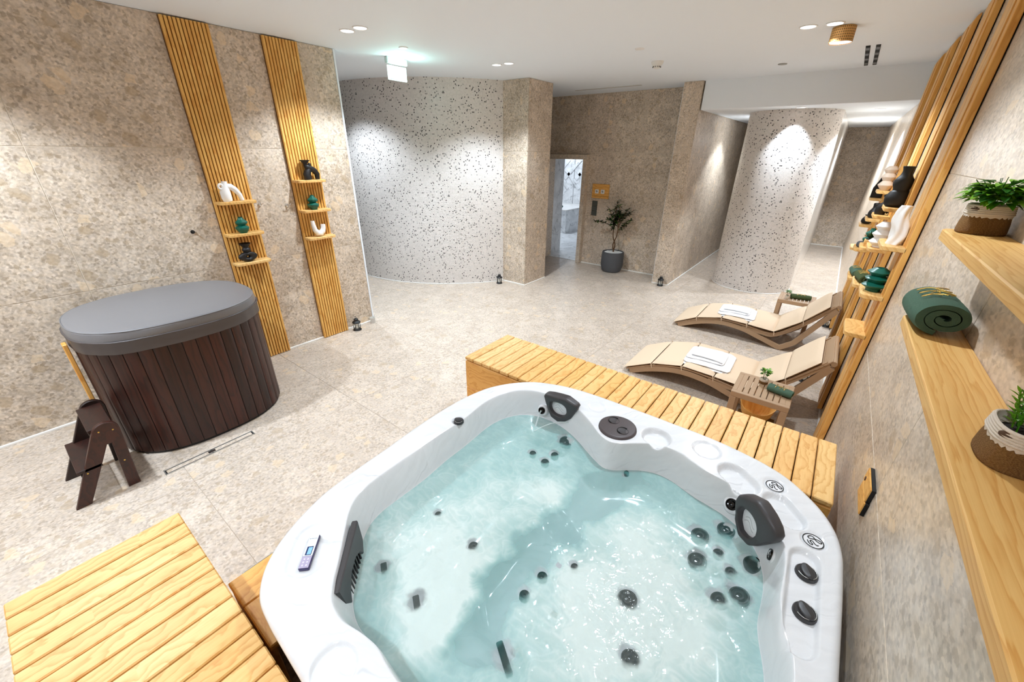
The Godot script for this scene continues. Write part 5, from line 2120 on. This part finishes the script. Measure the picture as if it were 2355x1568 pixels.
	lp.tube(curve_pts([Vector3(-0.01, 0.0, 0), Vector3(-0.02, 0.05, 0.01), Vector3(0.012, 0.09, 0.02), Vector3(0.02, 0.13, 0.0), Vector3(0.0, 0.17, -0.01)], 0.015), 0.034, 16)
	obj("body", lp, M.ceramic_black, v)
	var lp2 := MB.new()
	lp2.tube(curve_pts([Vector3(0.02, 0.02, -0.02), Vector3(0.045, 0.06, -0.03), Vector3(0.03, 0.11, -0.02), Vector3(0.0, 0.13, 0.0)], 0.015), 0.02, 12)
	obj("loop_arm", lp2, M.ceramic_black, v)
	var cup := thing("potted_succulent", "spiky green succulent in a pale square wooden pot on the third batten", "plant", pos.call(2, 1.27, 0.12, 0.085))
	var cb := MB.new()
	cb.box(Vector3(0, 0.03, 0), Vector3(0.075, 0.06, 0.075), 0.004, Basis.IDENTITY, 1.2)
	obj("pot", cb, M.pine0, cup)
	var so := MB.new()
	so.box(Vector3(0, 0.061, 0), Vector3(0.06, 0.004, 0.06), 0.001)
	obj("soil", so, M.soil, cup)
	for i in 16:
		var a := TAU * i * 0.618
		var e := 0.35 + 0.07 * i
		var m := MB.new()
		leaf(m, Vector3(0, 0.062, 0), Vector3(cos(a) * cos(e), sin(e), sin(a) * cos(e)), 0.075, 0.016, 0.1)
		obj("leaf", m, M["leaf%d" % (3 if i % 3 else 1)], cup)
	vase_tier2(pos.call(2, 1.27, 0.24, 0.08), "green two tier vase behind the spiky succulent on the third batten", 0.8)
	tw = towel_roll(pos.call(2, 1.0, 0.155, 0.085), 1.4, 0.042, 0.22, M.towel, "dark green rolled towel on the low shelf of the third batten", true)
	tw.rotation.y = 0.1
	# fourth and fifth battens
	v = thing("vase", "cream vase of three rounded tiers on the top shelf of the fourth batten", "vase", pos.call(3, 1.69, 0.12))
	tiers(v, M.ceramic_cream, [Vector2(0.03, 0.0), Vector2(0.04, 0.012), Vector2(0.064, 0.045), Vector2(0.066, 0.052), Vector2(0.038, 0.088), Vector2(0.056, 0.118), Vector2(0.058, 0.124), Vector2(0.038, 0.156), Vector2(0.053, 0.184), Vector2(0.054, 0.19), Vector2(0.034, 0.214), Vector2(0.03, 0.22)], 5, 0.3, 0.03)
	v = thing("vase", "slim black bottle vase on the middle shelf of the fourth batten", "vase", pos.call(3, 1.43, 0.13))
	revolve(v, "body", [Vector2(0.035, 0.0), Vector2(0.05, 0.02), Vector2(0.05, 0.06), Vector2(0.03, 0.10), Vector2(0.03, 0.14), Vector2(0.0, 0.141)], M.ceramic_black)
	v = thing("pebble_pot", "small grey round pot on the lower shelf of the fourth batten", "pot", pos.call(3, 1.136, 0.13))
	revolve(v, "body", [Vector2(0.025, 0.0), Vector2(0.042, 0.015), Vector2(0.045, 0.04), Vector2(0.034, 0.06), Vector2(0.0, 0.066)], M.pot_grey)
	v = thing("vase", "tall black block vase on the top shelf of the farthest batten", "vase", pos.call(4, 1.57, 0.13, 0.09))
	var bb := MB.new()
	bb.prism(PackedVector2Array([Vector2(-0.05, 0), Vector2(0.05, 0), Vector2(0.048, 0.09), Vector2(0.028, 0.13), Vector2(0.032, 0.23), Vector2(0.0, 0.245), Vector2(-0.02, 0.18), Vector2(-0.05, 0.1)]), Transform3D(Basis.IDENTITY, Vector3(0, 0, -0.035)), 0.07, 0.008)
	obj("body", bb, M.ceramic_black, v)
	v = thing("vase", "low black rounded vase on the middle shelf of the farthest batten", "vase", pos.call(4, 1.286, 0.13))
	revolve(v, "body", [Vector2(0.03, 0.0), Vector2(0.05, 0.025), Vector2(0.045, 0.06), Vector2(0.025, 0.085), Vector2(0.03, 0.1), Vector2(0.0, 0.1)], M.ceramic_black)
	# ---- the two long shelves close to the camera
	var long_shelf := func(y: float, z0: float, z1: float, th: float, label: String, off: float) -> void:
		var t := thing("wall_shelf", label, "shelf", Vector3(wx(y), y, z0))
		var m := MB.new()
		var ln := z1 - z0
		var ply := PackedVector2Array([Vector2(0.0, 0.0), Vector2(0.0, ln)])
		ply.append(Vector2(0.13, ln))
		for q in 7:
			var a := PI / 2 * q / 6
			ply.append(Vector2(0.105 + 0.025 * cos(a), 0.025 - 0.025 * sin(a)))
		m.prism(ply, Transform3D(Basis(Vector3.LEFT, Vector3.BACK, Vector3.DOWN), Vector3(0, 0, 0)), th, 0.003)
		for i in m.uv.size():
			var p := m.v[i]
			m.uv[i] = Vector2(p.x * 2.6 + p.y * 2.6 + off, p.z * 0.36 + off)
		obj("board", m, M.pine2, t)
	long_shelf.call(1.797, -1.84, -0.2, 0.032, "upper long pine wall shelf on the right with a basket of leaves", 0.12)
	long_shelf.call(1.524, -1.79, 0.1, 0.032, "lower long pine wall shelf on the right with a green towel roll", 0.43)
	# towels
	tw = towel_roll(Vector3(wx(1.524) - 0.076, 1.524, -1.695), 1.75, 0.058, 0.21, M.towel, "rolled green towel with gold embroidery at the end of the lower wall shelf", true, 0.84)
	tw.rotation.y = 0.06
	towel_roll(Vector3(wx(1.797) - 0.062, 1.797, -0.98), 1.75, 0.042, 0.20, M.towel, "green towel roll cut by the right picture edge on the upper wall shelf", false, 0.82)
	basket(Vector3(wx(1.797) - 0.058, 1.797, -1.78), 0.052, 0.05, 0.085, "jute basket with a bushy green plant on the upper wall shelf", 0)
	basket(Vector3(wx(1.524) - 0.048, 1.524, -0.955), 0.044, 0.056, 0.078, "white rimmed jute basket with needle leaved plant on the lower wall shelf", 1)
	# ---- two pine blank plates over sockets
	for k in 2:
		var y: float = [0.885, 0.828][k]
		var z: float = [-1.715, -1.705][k]
		var t := thing("socket_plate", ["upper of two small wooden socket plates on the right wall", "lower of two small wooden socket plates on the right wall"][k], "socket plate", Vector3(wx(y), y, z))
		t.rotation.z = tilt
		var b := MB.new()
		b.box(Vector3(-0.006, 0, 0), Vector3(0.012, 0.058, 0.15), 0.001)
		obj("back_box", b, M.black, t)
		var p := MB.new()
		p.box(Vector3(-0.014, 0, 0), Vector3(0.006, 0.054, 0.146), 0.002, Basis.IDENTITY, 1.2, Vector2(0.3 * k, 0.6))
		obj("plate", p, M.gold_pine, t)
		if k == 0:
			var c := MB.new()
			c.lathe([Vector2(0.009, 0.0), Vector2(0.008, 0.002), Vector2(0.0, 0.002)], 16, Transform3D(Basis(Vector3.UP, Vector3.LEFT, Vector3.BACK), Vector3(-0.017, -0.008, -0.045)))
			obj("knot", c, smat(Color(0.28, 0.13, 0.05), 0.6), t)

func basket(at: Vector3, hx: float, hz: float, h: float, label: String, kind: int) -> void:
	var t := thing("plant_basket", label, "plant basket", at, 0.0, "jute plant baskets")
	var body := func(q: Array, mat: Material, called: String, scallop := 0.0) -> void:
		var m := MB.new()
		var rows := []
		for e in q:
			var row := PackedVector3Array()
			for i in 72:
				var a := -TAU * i / 72
				var c := signf(cos(a)) * pow(absf(cos(a)), 0.75)
				var s := signf(sin(a)) * pow(absf(sin(a)), 0.75)
				var dy: float = scallop * absf(sin(a * 13.0)) if e[2] == 1 else 0.0
				row.append(Vector3(hx * e[0] * c, h * e[1] - dy, hz * e[0] * s))
			rows.append(row)
		m.patch(rows, true)
		obj(called, m, mat, t)
	body.call([[0.85, 0.0, 0], [0.98, 0.02, 0], [1.0, 0.10, 0], [0.97, 0.35, 0], [0.9, 0.62, 0]], M.jute, "jute_body")
	body.call([[0.93, 0.60, 1], [0.935, 0.64, 0], [0.90, 0.82, 0], [0.88, 0.93, 0], [0.86, 0.95, 0], [0.80, 0.93, 0], [0.8, 0.7, 0], [0.02, 0.7, 0]], M.rope, "rope_rim", 0.006)
	for k in 5:
		var rp := MB.new()
		var path := []
		for i in 48:
			var a := TAU * i / 48
			var e := 0.93 - 0.012 * k
			path.append(Vector3(hx * e * signf(cos(a)) * pow(absf(cos(a)), 0.75), h * (0.66 + 0.06 * k), hz * e * signf(sin(a)) * pow(absf(sin(a)), 0.75)))
		rp.tube(path, 0.0028, 6, false, true)
		obj("rope", rp, M.rope, t)
	var hd := MB.new()
	hd.ball(Vector3(0, 0, 0), Vector3(0.003, 0.007, 0.011), 14, 8)
	for i in hd.v.size():
		hd.v[i] = Basis(Vector3.UP, 0.75) * hd.v[i] + Vector3(-hx * 0.70, h * 0.80, hz * 0.68)
	obj("handle_hole", hd, smat(Color(0.30, 0.19, 0.09), 0.8), t)
	var so := MB.new()
	so.lathe([Vector2(hx * 0.8, h * 0.72), Vector2(0.0, h * 0.8)], 24)
	obj("soil", so, M.soil, t)
	if kind == 0:
		for k in 4:
			var m := MB.new()
			for i in 75:
				var a := rng.randf() * TAU
				var e := rng.randf_range(0.0, 1.25)
				var rr := rng.randf_range(0.55, 1.1)
				var c := Vector3(cos(a) * cos(e) * 0.062, sin(e) * 0.052, sin(a) * cos(e) * 0.07) * rr + Vector3(0.004, h * 1.02, 0.0)
				if c.x > 0.05: c.x = 0.05 - rng.randf() * 0.03
				leaf(m, c, Vector3(cos(a), rng.randf_range(-0.2, 0.9), sin(a)), 0.032, 0.021, 0.4)
			obj("leaves", m, M["leaf%d" % [0, 2, 2, 1][k]], t).set_meta("kind", "stuff")
		var st := MB.new()
		for i in 12:
			var a := rng.randf() * TAU
			st.tube([Vector3(0, h * 0.75, 0), Vector3(cos(a) * 0.025, h * 1.3, sin(a) * 0.025), Vector3(cos(a) * 0.055, h * rng.randf_range(1.4, 1.9), sin(a) * 0.055)], 0.001, 5)
		obj("stems", st, M.leaf1, t)
	else:
		for k in 8:
			var a := TAU * k / 8.0 + 0.3
			var root := Vector3(cos(a) * hx * 0.35, h * 0.75, sin(a) * hz * 0.4)
			var tip := root + Vector3(cos(a) * 0.015 + 0.004, rng.randf_range(0.055, 0.085), sin(a) * 0.015 - 0.01)
			var st := MB.new()
			st.tube([root, root.lerp(tip, 0.5) + Vector3(0.002, 0, 0), tip], 0.0013, 5)
			for i in 26:
				var f := i / 26.0
				var b := a + i * 2.4
				leaf(st, root.lerp(tip, 0.15 + 0.85 * f), Vector3(cos(b), 0.7, sin(b)), 0.016, 0.0055, 0.15)
			obj("sprig", st, M["leaf%d" % [0, 2, 1][k % 3]], t)

# ---------------------------------------------------------------- rear: doorway, marble room, potted tree
func rear() -> void:
	rng.seed = 91
	# stone door frame
	var d := struct_root("door_1", "pale stone framed doorway into the bright marble room", "doorway")
	for s in [[Vector3(-4.62, 0.98, -7.16), Vector3(0.08, 1.96, 0.24)], [Vector3(-3.81, 0.98, -7.16), Vector3(0.08, 1.96, 0.24)], [Vector3(-4.215, 1.92, -7.16), Vector3(0.73, 0.08, 0.24)]]:
		var m := MB.new()
		m.box(s[0], s[1], 0.003)
		obj("frame", m, M.stone_r, d)
	# marble room
	var r := struct_root("wall_marble", "white grey veined marble walls of the room beyond the doorway", "wall")
	for s in [[Vector3(-4.72, 1.3, -7.52), Vector3(0.12, 2.6, 0.5)], [Vector3(-3.4, 1.3, -9.4), Vector3(0.12, 2.6, 4.4)], [Vector3(-8.4, 1.3, -9.4), Vector3(0.12, 2.6, 4.6)], [Vector3(-7.35, 1.3, -11.6), Vector3(1.55, 2.6, 0.12)], [Vector3(-5.77, 1.3, -11.6), Vector3(1.58, 2.6, 0.12)], [Vector3(-4.2, 1.3, -11.6), Vector3(1.5, 2.6, 0.12)], [Vector3(-6.6, 1.3, -7.36), Vector3(3.6, 2.6, 0.12)]]:
		var m := MB.new()
		m.box(s[0], s[1], 0.004)
		obj("marble_slab", m, M.marble, r)
	# laid bands of marble on the back wall, in herringbone
	for k in 8:
		var m := MB.new()
		var up := k % 2 == 0
		m.box(Vector3(-7.0 + 0.38 * (k / 2), 1.25 + 0.28 * (k % 2), -11.53), Vector3(0.09, 0.75, 0.02), 0.003, Basis(Vector3.BACK, 0.75 if up else -0.75))
		obj("marble_band", m, M.marble, r)
	var fl := MB.new()
	fl.box(Vector3(-5.9, -0.004, -9.45), Vector3(5.0, 0.02, 4.55), 0.0)
	var flo := obj("floor", fl, M.marble)
	tag(flo, "pale marble floor of the room beyond the doorway", "floor")
	flo.set_meta("kind", "structure")
	var cl := MB.new()
	cl.box(Vector3(-5.9, 2.6, -9.55), Vector3(5.1, 0.16, 4.4), 0.0)
	var clo := obj("ceiling", cl, M.plaster)
	tag(clo, "white ceiling of the marble room", "ceiling")
	clo.set_meta("kind", "structure")
	# marble massage block with a towel
	var b := thing("marble_block", "grey veined marble bathing block in the bright marble room", "bench")
	var bm := MB.new()
	bm.box(Vector3(-6.12, 0.30, -10.05), Vector3(1.02, 0.60, 0.95), 0.006)
	obj("block", bm, M.marble, b)
	var bt := MB.new()
	bt.box(Vector3(-6.12, 0.61, -10.05), Vector3(1.06, 0.025, 0.99), 0.006)
	obj("top_slab", bt, M.gloss_white, b)
	var tw := towel_roll(Vector3(-5.95, 0.6225, -9.75), 1.4, 0.055, 0.24, M.ceramic_green, "green towel roll on the marble block in the marble room", false)
	tw.rotation.y = 1.2
	var lg := thing("marble_ledge", "long white ledge along the back wall of the marble room", "ledge")
	var lm := MB.new()
	lm.box(Vector3(-6.4, 0.50, -11.33), Vector3(3.2, 0.10, 0.40), 0.006)
	obj("ledge_top", lm, M.gloss_white, lg)
	var lb := MB.new()
	lb.box(Vector3(-6.4, 0.22, -11.38), Vector3(3.1, 0.44, 0.30), 0.004)
	obj("ledge_base", lb, M.marble, lg)
	# wooden switch board with two white plates, and a grey control panel under it
	var sb := thing("switch_board", "orange wooden board with two white switches on the rear wall", "switch board", Vector3(-3.49, 1.357, -7.138))
	var sm := MB.new()
	sm.box(Vector3.ZERO, Vector3(0.335, 0.245, 0.02), 0.004, Basis.IDENTITY, 0.6, Vector2(0.2, 0.3))
	obj("board", sm, M.gold_pine, sb)
	var gr := MB.new()
	gr.box(Vector3(0, -0.085, 0.0105), Vector3(0.333, 0.004, 0.002), 0.0)
	obj("groove", gr, M.slat_back, sb)
	for s in [-1.0, 1.0]:
		var p := MB.new()
		p.box(Vector3(s * 0.058 - 0.01, -0.005, 0.013), Vector3(0.07, 0.07, 0.008), 0.003)
		var po := obj("switch_plate", p, smat(Color(0.92, 0.92, 0.92), 0.35), sb)
		var q := MB.new()
		q.box(Vector3(s * 0.058 - 0.01, -0.003, 0.0178), Vector3(0.028, 0.034, 0.003), 0.001, Basis(Vector3.BACK, 0.6))
		obj("pictogram", q, smat(Color(0.62, 0.62, 0.6), 0.4), po)
	var gp := thing("control_plate", "tall grey control plate under the wooden switch board", "control panel", Vector3(-3.585, 1.055, -7.14))
	for k in 3:
		var p := MB.new()
		p.box(Vector3(0, 0.088 - 0.088 * k, 0), Vector3(0.105, 0.085, 0.014), 0.003)
		obj("module", p, smat(Color(0.30, 0.31, 0.29), 0.5), gp)
	# potted tree
	tree(Vector3(-3.02, 0, -6.93))

func tree(at: Vector3) -> void:
	var t := thing("potted_tree", "small leafy olive tree in a dark grey ribbed pot before the rear wall", "potted tree", at)
	var p := MB.new()
	p.lathe([Vector2(0.0, 0.0), Vector2(0.15, 0.0), Vector2(0.175, 0.025), Vector2(0.198, 0.12), Vector2(0.2, 0.25), Vector2(0.192, 0.36), Vector2(0.175, 0.365), Vector2(0.17, 0.33), Vector2(0.0, 0.33)], 44, Transform3D.IDENTITY, 50.0)
	obj("pot", p, M.pot_grey, t)
	var pb := MB.new()
	pb.lathe([Vector2(0.172, 0.338), Vector2(0.08, 0.356), Vector2(0.0, 0.36)], 28)
	obj("gravel_bed", pb, M.pebbles, t)
	var gv := MB.new()
	for i in 150:
		var a := rng.randf() * TAU
		var r := sqrt(rng.randf()) * 0.16
		gv.ball(Vector3(r * cos(a), 0.346 + 0.012 * (1.0 - r / 0.16), r * sin(a)), Vector3(rng.randf_range(0.007, 0.013), 0.007, rng.randf_range(0.007, 0.012)), 6, 4)
	obj("gravel", gv, M.pebbles, t).set_meta("kind", "stuff")
	# two twisting stems, then branches
	var tips := []
	for s in 2:
		var sg := -1.0 if s == 0 else 1.0
		var st := curve_pts([Vector3(sg * 0.012, 0.34, 0), Vector3(sg * -0.014, 0.48, 0.012 * sg), Vector3(sg * 0.028, 0.62, 0.01), Vector3(sg * 0.05, 0.76, 0.02 * sg), Vector3(sg * 0.05, 0.92, 0.03 * sg)], 0.03)
		var rad := []
		for i in st.size(): rad.append(lerpf(0.013, 0.006, i / float(st.size())))
		var m := MB.new()
		m.tube(st, rad, 8)
		obj("stem", m, M.bark, t)
		for k in 9:
			var b: Vector3 = st[mini(st.size() - 1, int(st.size() * rng.randf_range(0.55, 1.0)))]
			var a := rng.randf() * TAU
			var up := rng.randf_range(0.25, 1.0)
			var e := b + Vector3(cos(a), 0, sin(a) * 0.8) * rng.randf_range(0.13, 0.30) * (1.25 - up * 0.6) + Vector3(sg * 0.04, up * 0.34, 0)
			if e.z < -0.18: e.z = -0.16
			var br := MB.new()
			var pth := curve_pts([b, b.lerp(e, 0.5) + Vector3(0, 0.03, 0), e], 0.02)
			br.tube(pth, 0.004, 6)
			obj("branch", br, M.bark, t)
			tips.append(pth)
	for k in 3:
		var m := MB.new()
		for pth in tips:
			for i in 11:
				var c: Vector3 = pth[rng.randi_range(int(pth.size() * 0.35), pth.size() - 1)]
				var a := rng.randf() * TAU
				leaf(m, c, Vector3(cos(a), rng.randf_range(-0.3, 0.8), sin(a)), rng.randf_range(0.055, 0.085), 0.026, 0.2)
		obj("leaves", m, M[["leaf1", "leaf3", "leaf3"][k]], t).set_meta("kind", "stuff")
